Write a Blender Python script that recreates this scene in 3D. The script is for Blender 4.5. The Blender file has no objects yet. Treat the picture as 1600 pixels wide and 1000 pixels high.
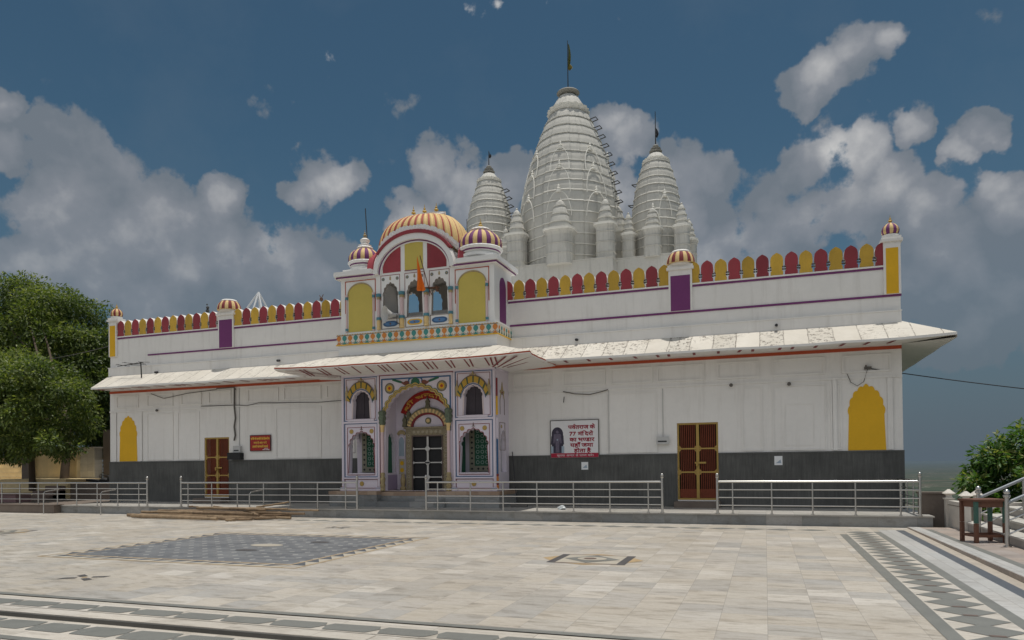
import bpy, bmesh, math, random
from math import sin, cos, pi, radians, sqrt, atan2
from mathutils import Vector, Matrix, noise as mnoise
from mathutils.geometry import tessellate_polygon
random.seed(7)
SC = bpy.context.scene
COL = SC.collection
R = radians

# ------------------------------------------------------------------ materials
def nodes_of(m):
    m.use_nodes = True
    nt = m.node_tree
    return nt, nt.nodes, nt.links, nt.nodes['Principled BSDF']

def N(nt, typ, **kw):
    n = nt.nodes.new(typ)
    for k, v in kw.items():
        if k.startswith('i_'):
            key = k[2:]
            n.inputs[int(key) if key.isdigit() else key.replace('_', ' ')].default_value = v
        else:
            setattr(n, k, v)
    return n

def math_n(nt, op, a, b=None, c=None, clamp=False):
    n = nt.nodes.new('ShaderNodeMath'); n.operation = op; n.use_clamp = clamp
    for i, x in enumerate((a, b, c)):
        if x is None: continue
        if isinstance(x, (int, float)): n.inputs[i].default_value = x
        else: nt.links.new(x, n.inputs[i])
    return n.outputs[0]

def mixc(nt, fac, a, b, mode='MIX'):
    n = nt.nodes.new('ShaderNodeMix'); n.data_type = 'RGBA'; n.blend_type = mode
    for s, x in ((0, fac), (6, a), (7, b)):
        if isinstance(x, (int, float)): n.inputs[s].default_value = x
        elif isinstance(x, (tuple, list)): n.inputs[s].default_value = tuple(x) + ((1,) if len(x) == 3 else ())
        else: nt.links.new(x, n.inputs[s])
    return n.outputs[2]

def ramp(nt, fac, stops):
    n = nt.nodes.new('ShaderNodeValToRGB'); e = n.color_ramp.elements
    while len(e) < len(stops): e.new(0.5)
    for el, (p, c) in zip(e, stops):
        el.position = p; el.color = tuple(c) + (1,)
    nt.links.new(fac, n.inputs[0]); return n.outputs[0]

def maprange(nt, v, a, b, c=0.0, d=1.0, smooth=False):
    n = nt.nodes.new('ShaderNodeMapRange'); n.clamp = True
    if smooth: n.interpolation_type = 'SMOOTHSTEP'
    nt.links.new(v, n.inputs[0])
    for i, x in enumerate((a, b, c, d)): n.inputs[i + 1].default_value = x
    return n.outputs[0]

def noise_n(nt, vec, scale, detail=5, rough=.55, mapscale=None):
    if mapscale:
        mp = nt.nodes.new('ShaderNodeMapping'); mp.inputs['Scale'].default_value = mapscale
        nt.links.new(vec, mp.inputs[0]); vec = mp.outputs[0]
    n = nt.nodes.new('ShaderNodeTexNoise'); n.inputs['Scale'].default_value = scale
    n.inputs['Detail'].default_value = detail; n.inputs['Roughness'].default_value = rough
    nt.links.new(vec, n.inputs['Vector']); return n.outputs[0]

def bump_to(nt, height, strength, dist, bsdf):
    b = nt.nodes.new('ShaderNodeBump'); b.inputs['Strength'].default_value = strength
    b.inputs['Distance'].default_value = dist
    nt.links.new(height, b.inputs['Height']); nt.links.new(b.outputs[0], bsdf.inputs['Normal'])

MATS = {}
def paint(name, col, rough=.75, var=.10, scale=1.3, streak=0.0, speck=0.0, bump=.15, metal=0.0, streakcol=(.12, .11, .10), each=0.0):
    if name in MATS: return MATS[name]
    m = bpy.data.materials.new(name); nt, nd, lk, bs = nodes_of(m)
    tc = nd.new('ShaderNodeTexCoord').outputs['Object']
    if each:            # every copy weathers differently
        oi = nd.new('ShaderNodeObjectInfo'); cb = nd.new('ShaderNodeCombineXYZ'); lk.new(oi.outputs['Random'], cb.inputs[0]); lk.new(oi.outputs['Random'], cb.inputs[2])
        ma = nd.new('ShaderNodeVectorMath'); ma.operation = 'MULTIPLY_ADD'; lk.new(cb.outputs[0], ma.inputs[0]); ma.inputs[1].default_value = (37, 1, 53); lk.new(tc, ma.inputs[2]); tc = ma.outputs[0]
    n1 = noise_n(nt, tc, scale, 6, .6)
    hi = tuple(min(1, c * (1 + var)) for c in col); lo = tuple(c * (1 - var * 1.3) for c in col)
    c = ramp(nt, n1, [(.3, lo), (.7, hi)])
    n2 = noise_n(nt, tc, scale * 11, 4, .65)
    c = mixc(nt, .5, c, ramp(nt, n2, [(.3, tuple(x * (1 - var * .6) for x in col)), (.7, tuple(min(1, x * (1 + var * .5)) for x in col))]))
    if streak > 0:
        s = noise_n(nt, tc, 1.6, 6, .65, (3.2, 3.2, .28))
        f = maprange(nt, s, .52, .8, 0, streak)
        c = mixc(nt, f, c, streakcol)
    if speck > 0:
        s1 = noise_n(nt, tc, .9, 3, .5); s2 = noise_n(nt, tc, 9, 6, .75)
        f = math_n(nt, 'MULTIPLY', maprange(nt, s1, .5, .7), maprange(nt, s2, .56, .66, 0, speck))
        c = mixc(nt, f, c, streakcol)
    if each: c = mixc(nt, 1, c, ramp(nt, oi.outputs['Random'], [(0, (1 - each,) * 3), (.5, (1, 1, 1)), (1, (1 + each * .6, 1 + each * .6, 1 + each * .5))]), 'MULTIPLY')
    lk.new(c, bs.inputs['Base Color'])
    bs.inputs['Roughness'].default_value = rough; bs.inputs['Metallic'].default_value = metal
    if bump: bump_to(nt, n2, bump, .01, bs)
    MATS[name] = m; return m

WHITE = paint('white_paint', (.79, .77, .74), var=.07, scale=.55, streak=.42, speck=.10, bump=.12, streakcol=(.50, .47, .43))
WHITE2 = paint('clean_white', (.80, .79, .77), var=.04, bump=.08)
LAV = paint('lavender_paint', (.70, .64, .715), var=.05, bump=.08)
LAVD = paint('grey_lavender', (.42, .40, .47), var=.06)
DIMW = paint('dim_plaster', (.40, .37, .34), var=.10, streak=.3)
PINK = paint('pink_column', (.66, .50, .50), var=.06)
YEL = paint('yellow_paint', (.74, .42, .012), var=.09, streak=.10, streakcol=(.35, .2, .02))
MYEL = paint('merlon_yellow', (.62, .385, .05), var=.2, scale=2.5, streak=.45, streakcol=(.30, .2, .06), each=.22)
OLIVE = paint('olive_yellow', (.56, .45, .10), var=.09, streak=.12, streakcol=(.35, .28, .08))
MAR = paint('maroon_paint', (.33, .045, .06), var=.2, scale=2.5, streak=.45, streakcol=(.19, .07, .07), each=.22)
MARD = paint('dark_maroon', (.22, .03, .035), var=.1)
PURP = paint('purple_paint', (.17, .035, .15), var=.1)
RED = paint('red_line', (.42, .07, .025), var=.1)
BLUE = paint('blue_line', (.045, .12, .25), var=.1)
TEAL = paint('teal_paint', (.06, .26, .24), var=.15)
ORNG = paint('orange_paint', (.60, .22, .05), var=.15)
TANY = paint('dome_yellow', (.74, .53, .24), var=.12, streak=.2, streakcol=(.5, .36, .18))
GOLD = paint('gold_paint', (.50, .32, .06), var=.2, rough=.45)
GREEN = paint('dark_green', (.03, .13, .075), var=.25)
OCHR = paint('ornate_ochre', (.40, .31, .16), var=.35, scale=9)
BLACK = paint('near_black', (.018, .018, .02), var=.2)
CHAR = paint('charcoal', (.035, .035, .04), var=.2)
GREYD = paint('merlon_joint_grey', (.12, .11, .10), var=.2)
MUD = paint('weathered_shikhara', (.56, .545, .50), var=.13, scale=.9, streak=.55, bump=.35, streakcol=(.20, .19, .175))
MUDLIP = paint('shikhara_lip', (.80, .78, .72), var=.05, streak=.15, bump=.1, streakcol=(.4, .38, .35))
STEEL = paint('stainless_steel', (.55, .54, .52), rough=.28, var=.05, bump=0, metal=1.0)
GALV = paint('galvanised_pipe', (.30, .32, .34), rough=.42, var=.08, bump=0, metal=.8)
IRON = paint('dark_iron', (.05, .048, .045), rough=.6, var=.2)
RUST = paint('rusty_iron', (.12, .055, .03), rough=.8, var=.3)
GATEY = paint('gate_yellow', (.40, .26, .06), var=.12, rough=.5)
GATER = paint('gate_inner_red', (.22, .05, .02), var=.25)
ORFLAG = paint('saffron_cloth', (.75, .16, .01), var=.12, rough=.9)
WOOD = paint('bare_pole_wood', (.20, .135, .08), var=.5, scale=5, rough=.85, bump=.5)
WOOD2 = paint('pale_pole_wood', (.29, .205, .125), var=.45, scale=5, rough=.85, bump=.5)
BARK = paint('bark', (.085, .06, .04), var=.3, scale=5, rough=.9, bump=.6)
STOOLW = paint('old_brown_wood', (.15, .065, .038), var=.35, scale=6, rough=.65)
STOOLG = paint('chipped_green_paint', (.05, .13, .10), var=.4, scale=8, rough=.6)
YSTONE = paint('yellow_washed_stone', (.76, .60, .34), var=.18, scale=2, streak=.2, streakcol=(.3, .22, .12))
BRSTONE = paint('brown_stone', (.17, .135, .11), var=.25, scale=2, streak=.3)
BALST = paint('balustrade_stone', (.62, .58, .52), var=.15, scale=4, streak=.4, streakcol=(.25, .22, .2))
PANELG = paint('grey_box_paint', (.50, .50, .49), var=.05)
PAPER = paint('white_paper', (.78, .79, .80), var=.03, bump=0)
SIGNW = paint('flex_banner_white', (.74, .73, .74), var=.02, bump=0, rough=.5)
SIGNR = paint('sign_red', (.40, .02, .03), var=.05, bump=0, rough=.5)
SIGNDR = paint('sign_dark_red', (.34, .01, .008), var=.06, bump=0, rough=.5)
LETY = paint('lettering_yellow', (.75, .48, .08), var=.05, bump=0)
LETG = paint('lettering_gold', (.62, .36, .06), var=.08, bump=0)
STATUE = paint('picture_dark', (.045, .038, .065), var=.5, scale=14, bump=0)
STATUE2 = paint('picture_mid', (.14, .12, .17), var=.3, scale=14, bump=0)
PICBL = paint('picture_blue', (.34, .42, .5), var=.1, bump=0)
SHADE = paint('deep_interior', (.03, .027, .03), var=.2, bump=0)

def tile_mat(name, w, h, cols, grout=(.20, .18, .16), gw=.006, rough=.45, vein=.5, off=0.0, axis='xy', bump=.25):
    """marble slabs: each slab takes its own tone, with veins and worn joints"""
    m = bpy.data.materials.new(name); nt, nd, lk, bs = nodes_of(m)
    tc = nd.new('ShaderNodeTexCoord').outputs['Object']
    sp = nd.new('ShaderNodeSeparateXYZ'); lk.new(tc, sp.inputs[0])
    a = sp.outputs[0]; b = sp.outputs[1 if axis == 'xy' else 2]
    v = math_n(nt, 'DIVIDE', b, h); row = math_n(nt, 'FLOOR', v)
    u = math_n(nt, 'ADD', math_n(nt, 'DIVIDE', a, w), math_n(nt, 'MULTIPLY', row, off))
    ci = math_n(nt, 'FLOOR', u)
    fu = math_n(nt, 'FRACT', u); fv = math_n(nt, 'FRACT', v)
    cb = nd.new('ShaderNodeCombineXYZ'); lk.new(ci, cb.inputs[0]); lk.new(row, cb.inputs[1])
    wn = nd.new('ShaderNodeTexWhiteNoise'); wn.noise_dimensions = '2D'; lk.new(cb.outputs[0], wn.inputs['Vector'])
    k = len(cols); c = ramp(nt, wn.outputs[0], [(i / (k - 1) if k > 1 else 0, x) for i, x in enumerate(cols)])
    # veins: stretched noise displaced per slab
    addv = nd.new('ShaderNodeVectorMath'); addv.operation = 'MULTIPLY_ADD'
    lk.new(wn.outputs[1], addv.inputs[0]); addv.inputs[1].default_value = (9, 9, 9); lk.new(tc, addv.inputs[2])
    vn = noise_n(nt, addv.outputs[0], 2.6, 9, .7, (.8, 3.2, 1.6))
    c = mixc(nt, vein, c, ramp(nt, vn, [(.28, (.42, .40, .37)), (.45, (.85, .83, .80)), (.52, (1, 1, 1)), (.7, (.82, .79, .74))]), 'MULTIPLY')
    big = noise_n(nt, tc, .35, 5, .6)
    c = mixc(nt, .8, c, ramp(nt, big, [(.3, (.82, .80, .77)), (.6, (1, 1, 1))]), 'MULTIPLY')
    fine = noise_n(nt, tc, 30, 4, .7)
    c = mixc(nt, .5, c, ramp(nt, fine, [(.3, (.86, .85, .84)), (.6, (1, 1, 1))]), 'MULTIPLY')
    eu = math_n(nt, 'MULTIPLY', math_n(nt, 'MINIMUM', fu, math_n(nt, 'SUBTRACT', 1.0, fu)), w)
    ev = math_n(nt, 'MULTIPLY', math_n(nt, 'MINIMUM', fv, math_n(nt, 'SUBTRACT', 1.0, fv)), h)
    e = math_n(nt, 'MINIMUM', eu, ev)
    g = maprange(nt, e, gw * .4, gw, .5, 0)
    c = mixc(nt, g, c, grout)
    lk.new(c, bs.inputs['Base Color'])
    rr = maprange(nt, vn, .3, .7, rough - .08, rough + .15); lk.new(rr, bs.inputs['Roughness'])
    bump_to(nt, math_n(nt, 'SUBTRACT', math_n(nt, 'MULTIPLY', fine, .15), g), bump, .004, bs)
    MATS[name] = m; return m

MARBLE = tile_mat('plaza_marble', .43, .40, [(.53, .49, .43), (.46, .435, .40), (.56, .515, .45), (.51, .465, .40), (.44, .425, .40), (.55, .505, .44), (.49, .46, .42), (.62, .585, .53), (.52, .475, .41), (.54, .505, .45)], vein=.9, gw=.004)
MARBLE2 = tile_mat('border_marble', .95, .62, [(.62, .57, .50), (.56, .52, .46), (.65, .60, .53), (.59, .55, .50)], vein=.6)
MARBLER = tile_mat('right_border_marble', .6, .9, [(.53, .53, .515), (.48, .48, .47), (.56, .55, .53), (.51, .51, .50)], vein=.6)
PINKST = tile_mat('pinkish_stone', .9, .5, [(.40, .33, .29), (.46, .39, .34), (.36, .31, .28), (.43, .38, .35)], vein=.7)
GREYM = tile_mat('grey_marble_front', .78, .5, [(.25, .26, .26), (.33, .33, .32), (.21, .22, .225), (.29, .30, .30), (.38, .37, .355), (.24, .25, .25)], axis='xz', vein=.75)
GREYTOP = tile_mat('platform_top_marble', .62, .62, [(.42, .41, .38), (.48, .46, .43), (.37, .365, .35)], vein=.6)
GREYIN = paint('grey_inlay', (.195, .195, .178), var=.16, scale=3, rough=.5, bump=.05)
BLUEIN = paint('blue_grey_inlay', (.10, .11, .125), var=.18, scale=3, rough=.5, bump=.05)
DARKIN = paint('black_inlay', (.085, .08, .08), var=.25, scale=3, rough=.5, bump=.05)
CREAMIN = paint('cream_inlay', (.46, .415, .34), var=.15, scale=3, rough=.5, bump=.05)
TANIN = paint('tan_inlay', (.46, .33, .18), var=.2, scale=3, rough=.5, bump=.05)
BROWNIN = paint('brown_inlay', (.16, .11, .09), var=.25, scale=3, rough=.5, bump=.05)
PINKTILE = tile_mat('plinth_tan_tiles', .36, .5, [(.42, .30, .21), (.35, .24, .17), (.46, .34, .25), (.38, .27, .20)], axis='xz', vein=.4)
WHITET = tile_mat('white_wall_tiles', .3, .3, [(.55, .52, .46), (.6, .57, .5), (.5, .47, .42)], axis='xz', vein=.3)

def dado_mat():
    m = bpy.data.materials.new('grey_stone_cladding'); nt, nd, lk, bs = nodes_of(m)
    tc = nd.new('ShaderNodeTexCoord').outputs['Object']
    n1 = noise_n(nt, tc, 1.2, 6, .6); n2 = noise_n(nt, tc, 3.0, 7, .7, (8, 8, .6)); n3 = noise_n(nt, tc, 40, 3, .6)
    c = ramp(nt, n1, [(.3, (.056, .057, .054)), (.7, (.105, .106, .10))])
    c = mixc(nt, .75, c, ramp(nt, n2, [(.3, (.55, .55, .55)), (.55, (1, 1, 1)), (.75, (1.5, 1.5, 1.45))]), 'MULTIPLY')
    c = mixc(nt, .5, c, ramp(nt, n3, [(.3, (.8, .8, .8)), (.7, (1.15, 1.15, 1.15))]), 'MULTIPLY')
    sp = nd.new('ShaderNodeSeparateXYZ'); lk.new(tc, sp.inputs[0])
    fx = math_n(nt, 'FRACT', math_n(nt, 'DIVIDE', sp.outputs[0], 1.21))
    e = math_n(nt, 'MINIMUM', fx, math_n(nt, 'SUBTRACT', 1.0, fx))
    g = maprange(nt, e, .002, .006, .7, 0); c = mixc(nt, g, c, (.03, .03, .03))
    # dust at the foot
    d = maprange(nt, sp.outputs[2], .26, .6, .35, 0); c = mixc(nt, d, c, (.13, .125, .115))
    lk.new(c, bs.inputs['Base Color']); bs.inputs['Roughness'].default_value = .55
    bump_to(nt, n2, .2, .01, bs); return m
DADO = dado_mat()

def eave_mat(name, dirx=True):
    m = bpy.data.materials.new(name); nt, nd, lk, bs = nodes_of(m)
    tc = nd.new('ShaderNodeTexCoord').outputs['Object']
    sp = nd.new('ShaderNodeSeparateXYZ'); lk.new(tc, sp.inputs[0])
    wob = noise_n(nt, tc, 2, 4, .6)
    u = math_n(nt, 'ADD', math_n(nt, 'DIVIDE', sp.outputs[0 if dirx else 1], .585), math_n(nt, 'MULTIPLY', wob, .12))
    fu = math_n(nt, 'FRACT', u); ci = math_n(nt, 'FLOOR', u)
    wn = nd.new('ShaderNodeTexWhiteNoise'); wn.noise_dimensions = '1D'; lk.new(ci, wn.inputs['W'])
    c = ramp(nt, wn.outputs[0], [(0, (.63, .59, .52)), (.5, (.68, .64, .57)), (1, (.58, .545, .48))])
    n1 = noise_n(nt, tc, 1.4, 6, .65)
    c = mixc(nt, .6, c, ramp(nt, n1, [(.3, (.82, .80, .77)), (.65, (1, 1, 1))]), 'MULTIPLY')
    # lichen and flaking, patchy and heavier on some slabs
    n2 = noise_n(nt, tc, 9, 7, .78); n3 = noise_n(nt, tc, .55, 3, .5)
    xr = maprange(nt, sp.outputs[0], -6, 3.0, .35, 1.0)
    f = math_n(nt, 'MULTIPLY', maprange(nt, n2, .54, .575), maprange(nt, math_n(nt, 'ADD', n3, math_n(nt, 'MULTIPLY', wn.outputs[0], .24)), .52, .66))
    c = mixc(nt, math_n(nt, 'MULTIPLY', f, xr), c, (.17, .145, .12))
    e = math_n(nt, 'MULTIPLY', math_n(nt, 'MINIMUM', fu, math_n(nt, 'SUBTRACT', 1.0, fu)), .585)
    jn = noise_n(nt, tc, 7, 4, .7)
    g = math_n(nt, 'MULTIPLY', maprange(nt, e, .006, .018, 1, 0), maprange(nt, jn, .35, .6, .15, .9))
    c = mixc(nt, g, c, (.13, .11, .09))
    lk.new(c, bs.inputs['Base Color']); bs.inputs['Roughness'].default_value = .85
    bump_to(nt, math_n(nt, 'SUBTRACT', n1, g), .35, .02, bs); return m
EAVE = eave_mat('flaking_eave_slabs'); EAVEY = eave_mat('flaking_eave_side', False)

def leaf_mat(name, c0, c1, trans=.25):
    m = bpy.data.materials.new(name); nt, nd, lk, bs = nodes_of(m)
    tc = nd.new('ShaderNodeTexCoord').outputs['Object']
    n1 = noise_n(nt, tc, .8, 3, .5); n2 = noise_n(nt, tc, 7, 2, .5)
    c = ramp(nt, math_n(nt, 'ADD', math_n(nt, 'MULTIPLY', n1, .6), math_n(nt, 'MULTIPLY', n2, .4)), [(.35, c0), (.65, c1)])
    lk.new(c, bs.inputs['Base Color']); bs.inputs['Roughness'].default_value = .5
    tr = nd.new('ShaderNodeBsdfTranslucent'); lk.new(mixc(nt, 1, c, (1.3, 1.4, .6), 'MULTIPLY'), tr.inputs[0])
    mx = nd.new('ShaderNodeMixShader'); mx.inputs[0].default_value = trans
    lk.new(bs.outputs[0], mx.inputs[1]); lk.new(tr.outputs[0], mx.inputs[2])
    lk.new(mx.outputs[0], nd['Material Output'].inputs[0]); return m
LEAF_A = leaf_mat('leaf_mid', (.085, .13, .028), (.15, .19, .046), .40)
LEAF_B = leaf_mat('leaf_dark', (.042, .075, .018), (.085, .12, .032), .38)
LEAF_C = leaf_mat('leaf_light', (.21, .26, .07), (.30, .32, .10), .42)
LEAF_D = leaf_mat('bush_leaf', (.075, .165, .03), (.12, .235, .05), .38)
LEAF_E = leaf_mat('bush_leaf_dark', (.03, .08, .014), (.06, .13, .026), .35)

# ------------------------------------------------------------------ mesh builder
class MB:
    def __init__(s): s.v = []; s.f = []; s.m = []
    def add(s, vs, fs, mi=0):
        o = len(s.v); s.v += [tuple(p) for p in vs]
        for k, f in enumerate(fs):
            s.f.append(tuple(i + o for i in f)); s.m.append(mi[k] if isinstance(mi, list) else mi)
    def box(s, x0, x1, y0, y1, z0, z1, mi=0):
        vs = [(x, y, z) for z in (z0, z1) for y in (y0, y1) for x in (x0, x1)]
        s.add(vs, [(0, 2, 3, 1), (4, 5, 7, 6), (0, 1, 5, 4), (2, 6, 7, 3), (0, 4, 6, 2), (1, 3, 7, 5)], mi); return s
    def obox(s, p, ax, ay, az, mi=0):
        p = Vector(p); ax, ay, az = Vector(ax), Vector(ay), Vector(az)
        vs = [p + i * ax + j * ay + k * az for k in (-.5, .5) for j in (-.5, .5) for i in (-.5, .5)]
        s.add(vs, [(0, 2, 3, 1), (4, 5, 7, 6), (0, 1, 5, 4), (2, 6, 7, 3), (0, 4, 6, 2), (1, 3, 7, 5)], mi); return s
    def wall(s, outer, holes, a, b, mf=0, ms=None, mb=None, axis='y'):
        """slab with openings; outlines in (u,z), front plane at a, back plane at b"""
        ms = mf if ms is None else ms; mb = mf if mb is None else mb
        P = (lambda u, z, t: (u, t, z)) if axis == 'y' else ((lambda u, z, t: (t, u, z)) if axis == 'x' else (lambda u, z, t: (u, z, t)))
        loops = [outer] + list(holes)
        flat = [q for l in loops for q in l]
        tris = tessellate_polygon([[Vector((q[0], q[1], 0)) for q in l] for l in loops])
        s.add([P(u, z, a) for u, z in flat], [tuple(t) for t in tris], mf)
        if b is None: return s
        s.add([P(u, z, b) for u, z in flat], [tuple(t) for t in tris], mb)
        for l in loops:
            n = len(l); vs = [P(u, z, a) for u, z in l] + [P(u, z, b) for u, z in l]
            s.add(vs, [(i, (i + 1) % n, n + (i + 1) % n, n + i) for i in range(n)], ms)
        return s
    def ring(s, inn, out, a, b, mi=0, closed=False, axis='y', mis=None):
        P = (lambda u, z, t: (u, t, z)) if axis == 'y' else (lambda u, z, t: (t, u, z))
        n = len(inn); vs = [P(*q, a) for q in inn] + [P(*q, a) for q in out] + [P(*q, b) for q in inn] + [P(*q, b) for q in out]
        rng = range(n if closed else n - 1); fs = []; mm = []
        for i in rng:
            j = (i + 1) % n; c = mis[i] if mis else mi
            fs += [(i, j, n + j, n + i), (2 * n + i, 3 * n + i, 3 * n + j, 2 * n + j), (i, 2 * n + i, 2 * n + j, j), (n + i, n + j, 3 * n + j, 3 * n + i)]; mm += [c] * 4
        if not closed:
            fs += [(0, n, 3 * n, 2 * n), (n - 1, 3 * n - 1, 4 * n - 1, 2 * n - 1)]
            mm += [mis[0] if mis else mi, mis[-1] if mis else mi]
        s.add(vs, fs, mm); return s
    def frame(s, x0, x1, z0, z1, w, a, b, mi=0, axis='y', sill=True):
        B = (lambda p, q, r, t: s.box(p, q, a, b, r, t, mi)) if axis == 'y' else (lambda p, q, r, t: s.box(a, b, p, q, r, t, mi))
        B(x0, x1, z1 - w, z1)
        if sill: B(x0, x1, z0, z0 + w)
        B(x0, x0 + w, z0 + w, z1 - w); B(x1 - w, x1, z0 + w, z1 - w); return s
    def tube(s, pts, r, n=8, mi=0, r1=None, cap=True):
        pts = [Vector(p) for p in pts]; K = len(pts); o = len(s.v); rings = []
        for k, p in enumerate(pts):
            d = (pts[min(k + 1, K - 1)] - pts[max(k - 1, 0)]).normalized()
            up = Vector((0, 0, 1)) if abs(d.z) < .95 else Vector((1, 0, 0))
            u = d.cross(up).normalized(); w = u.cross(d)
            rr = r if r1 is None else r + (r1 - r) * k / (K - 1)
            rings.append([p + (u * cos(2 * pi * i / n) + w * sin(2 * pi * i / n)) * rr for i in range(n)])
        vs = [q for g in rings for q in g]
        fs = [(k * n + i, k * n + (i + 1) % n, (k + 1) * n + (i + 1) % n, (k + 1) * n + i) for k in range(K - 1) for i in range(n)]
        if cap: fs += [tuple(range(n)), tuple(range((K - 1) * n, K * n))]
        s.add(vs, fs, mi); return s
    def lathe(s, prof, c=(0, 0, 0), n=24, mi=0, rmod=None, mfun=None, sx=1, sy=1):
        K = len(prof); vs = []
        for k, (r, z) in enumerate(prof):
            for i in range(n):
                t = 2 * pi * i / n; q = r * (rmod(t, k) if rmod else 1)
                vs.append((c[0] + q * cos(t) * sx, c[1] + q * sin(t) * sy, c[2] + z))
        fs = []; mm = []
        for k in range(K - 1):
            for i in range(n):
                fs.append((k * n + i, k * n + (i + 1) % n, (k + 1) * n + (i + 1) % n, (k + 1) * n + i)); mm.append(mfun(k, i) if mfun else mi)
        fs += [tuple(range(n)), tuple(range((K - 1) * n, K * n))]; mm += [mfun(0, 0) if mfun else mi, mfun(K - 2, 0) if mfun else mi]
        s.add(vs, fs, mm); return s
    def disc(s, u, z, r, a, b, mi=0, n=20, axis='y'):
        return s.wall([(u + r * cos(2 * pi * i / n), z + r * sin(2 * pi * i / n)) for i in range(n)], [], a, b, mi, axis=axis)
    def build(s, name, mats, parent=None, off=None, smooth=False, label=None, recalc=True):
        me = bpy.data.meshes.new(name)
        o = off if off is not None else ROOT_OFF.get(parent.name if parent else None, (0, 0, 0))
        me.from_pydata([(p[0] - o[0], p[1] - o[1], p[2] - o[2]) for p in s.v], [], s.f)
        for m in (mats if isinstance(mats, (list, tuple)) else [mats]): me.materials.append(m)
        me.polygons.foreach_set('material_index', s.m)
        if recalc:
            bm = bmesh.new(); bm.from_mesh(me); bmesh.ops.recalc_face_normals(bm, faces=bm.faces); bm.to_mesh(me); bm.free()
        if smooth:
            me.polygons.foreach_set('use_smooth', [True] * len(me.polygons)); me.set_sharp_from_angle(angle=R(38))
        me.update()
        ob = bpy.data.objects.new(name, me); COL.objects.link(ob)
        if parent: ob.parent = parent; ROOT_OFF[ob.name] = o
        if label: ob['label'] = label
        return ob
ROOT_OFF = {}
def build_each(mb, name, mats, parent, off):
    """every connected piece of the builder becomes a part of its own"""
    par = list(range(len(mb.v)))
    def find(i):
        while par[i] != i: par[i] = par[par[i]]; i = par[i]
        return i
    for f in mb.f:
        for i in f[1:]: par[find(i)] = find(f[0])
    groups = {}
    for k, f in enumerate(mb.f): groups.setdefault(find(f[0]), []).append(k)
    for ks in groups.values():
        m = MB(); idx = {}
        for k in ks:
            for i in mb.f[k]:
                if i not in idx: idx[i] = len(m.v); m.v.append(mb.v[i])
            m.f.append(tuple(idx[i] for i in mb.f[k])); m.m.append(mb.m[k])
        m.build(name, mats, parent, off=off)

def thing(name, label, cat, loc=(0, 0, 0), group=None):
    o = bpy.data.objects.new(name, None); COL.objects.link(o); o.location = loc; o.empty_display_size = .3
    o['label'] = label; o['category'] = cat
    if group: o['group'] = group
    ROOT_OFF[o.name] = tuple(loc); return o
def tag(o, label, cat, group=None):
    o['label'] = label; o['category'] = cat
    if group: o['group'] = group
    return o
def struct(o): o['kind'] = 'structure'; return o
def single(mb, name, mats, label, cat, group=None, loc=(0, 0, 0), smooth=False):
    o = mb.build(name, mats, None, off=loc, smooth=smooth); o.location = loc
    return tag(o, label, cat, group)
def dup_tree(root, dx, label=None):
    r = root.copy(); COL.objects.link(r); r.location = Vector(root.location) + Vector(dx)
    if label: r['label'] = label
    for ch in list(root.children):
        c = ch.copy(); COL.objects.link(c); c.parent = r
        for g in list(ch.children):
            d = g.copy(); COL.objects.link(d); d.parent = c
    return r

def glyphs(txt):
    """outline of a run of characters set in the built-in font, as flat (x,z) polygons"""
    cu = bpy.data.curves.new('lettering', 'FONT'); cu.body = txt; cu.size = 1; cu.resolution_u = 3
    ob = bpy.data.objects.new('lettering', cu); COL.objects.link(ob)
    dg = bpy.context.evaluated_depsgraph_get(); ev = ob.evaluated_get(dg); me = ev.to_mesh()
    vs = [(v.co.x, v.co.y) for v in me.vertices]; fs = [tuple(p.vertices) for p in me.polygons]
    ev.to_mesh_clear(); bpy.data.objects.remove(ob); bpy.data.curves.remove(cu)
    return vs, fs
def half(ch, frac=.62):
    vs, fs = glyphs(ch); bm = bmesh.new()
    bv = [bm.verts.new((x, y, 0)) for x, y in vs]
    for f in fs:
        try: bm.faces.new([bv[i] for i in f])
        except ValueError: pass
    xm = max(x for x, y in vs) * frac
    bmesh.ops.bisect_plane(bm, geom=bm.verts[:] + bm.edges[:] + bm.faces[:], plane_co=(xm, 0, 0), plane_no=(1, 0, 0), clear_outer=True)
    bm.verts.index_update()
    out = [(v.co.x, v.co.y) for v in bm.verts], [tuple(v.index for v in f.verts) for f in bm.faces]; bm.free()
    return out + (xm,)
def compose(parts):
    """parts: plain strings, or ('half', ch), ('reph',) drawn over the previous letter"""
    V = []; F = []; x = 0
    for p in parts:
        if isinstance(p, str):
            vs, fs = glyphs(p)
            w = max(q[0] for q in glyphs(p + '।')[0]) - .28
        elif p[0] == 'half': vs, fs, w = half(p[1])
        elif p[0] == 'sp': x += p[1]; continue
        elif p[0] == 'reph':
            vs = []; fs = []; n = 8
            for i in range(n + 1):
                t = pi * (.95 - 1.1 * i / n)
                for r in (.085, .14): vs.append((-.16 + r * cos(t), .74 + r * sin(t)))
            fs = [(2 * i, 2 * i + 1, 2 * i + 3, 2 * i + 2) for i in range(n)]; w = 0
        elif p[0] == 'rakar':
            vs = [(-.10, .26), (-.05, .22), (-.26, .02), (-.31, .06)]; fs = [(0, 1, 2, 3)]; w = 0
        o = len(V); V += [(a + x, b) for a, b in vs]; F += [tuple(i + o for i in f) for f in fs]; x += w
    return V, F
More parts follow.
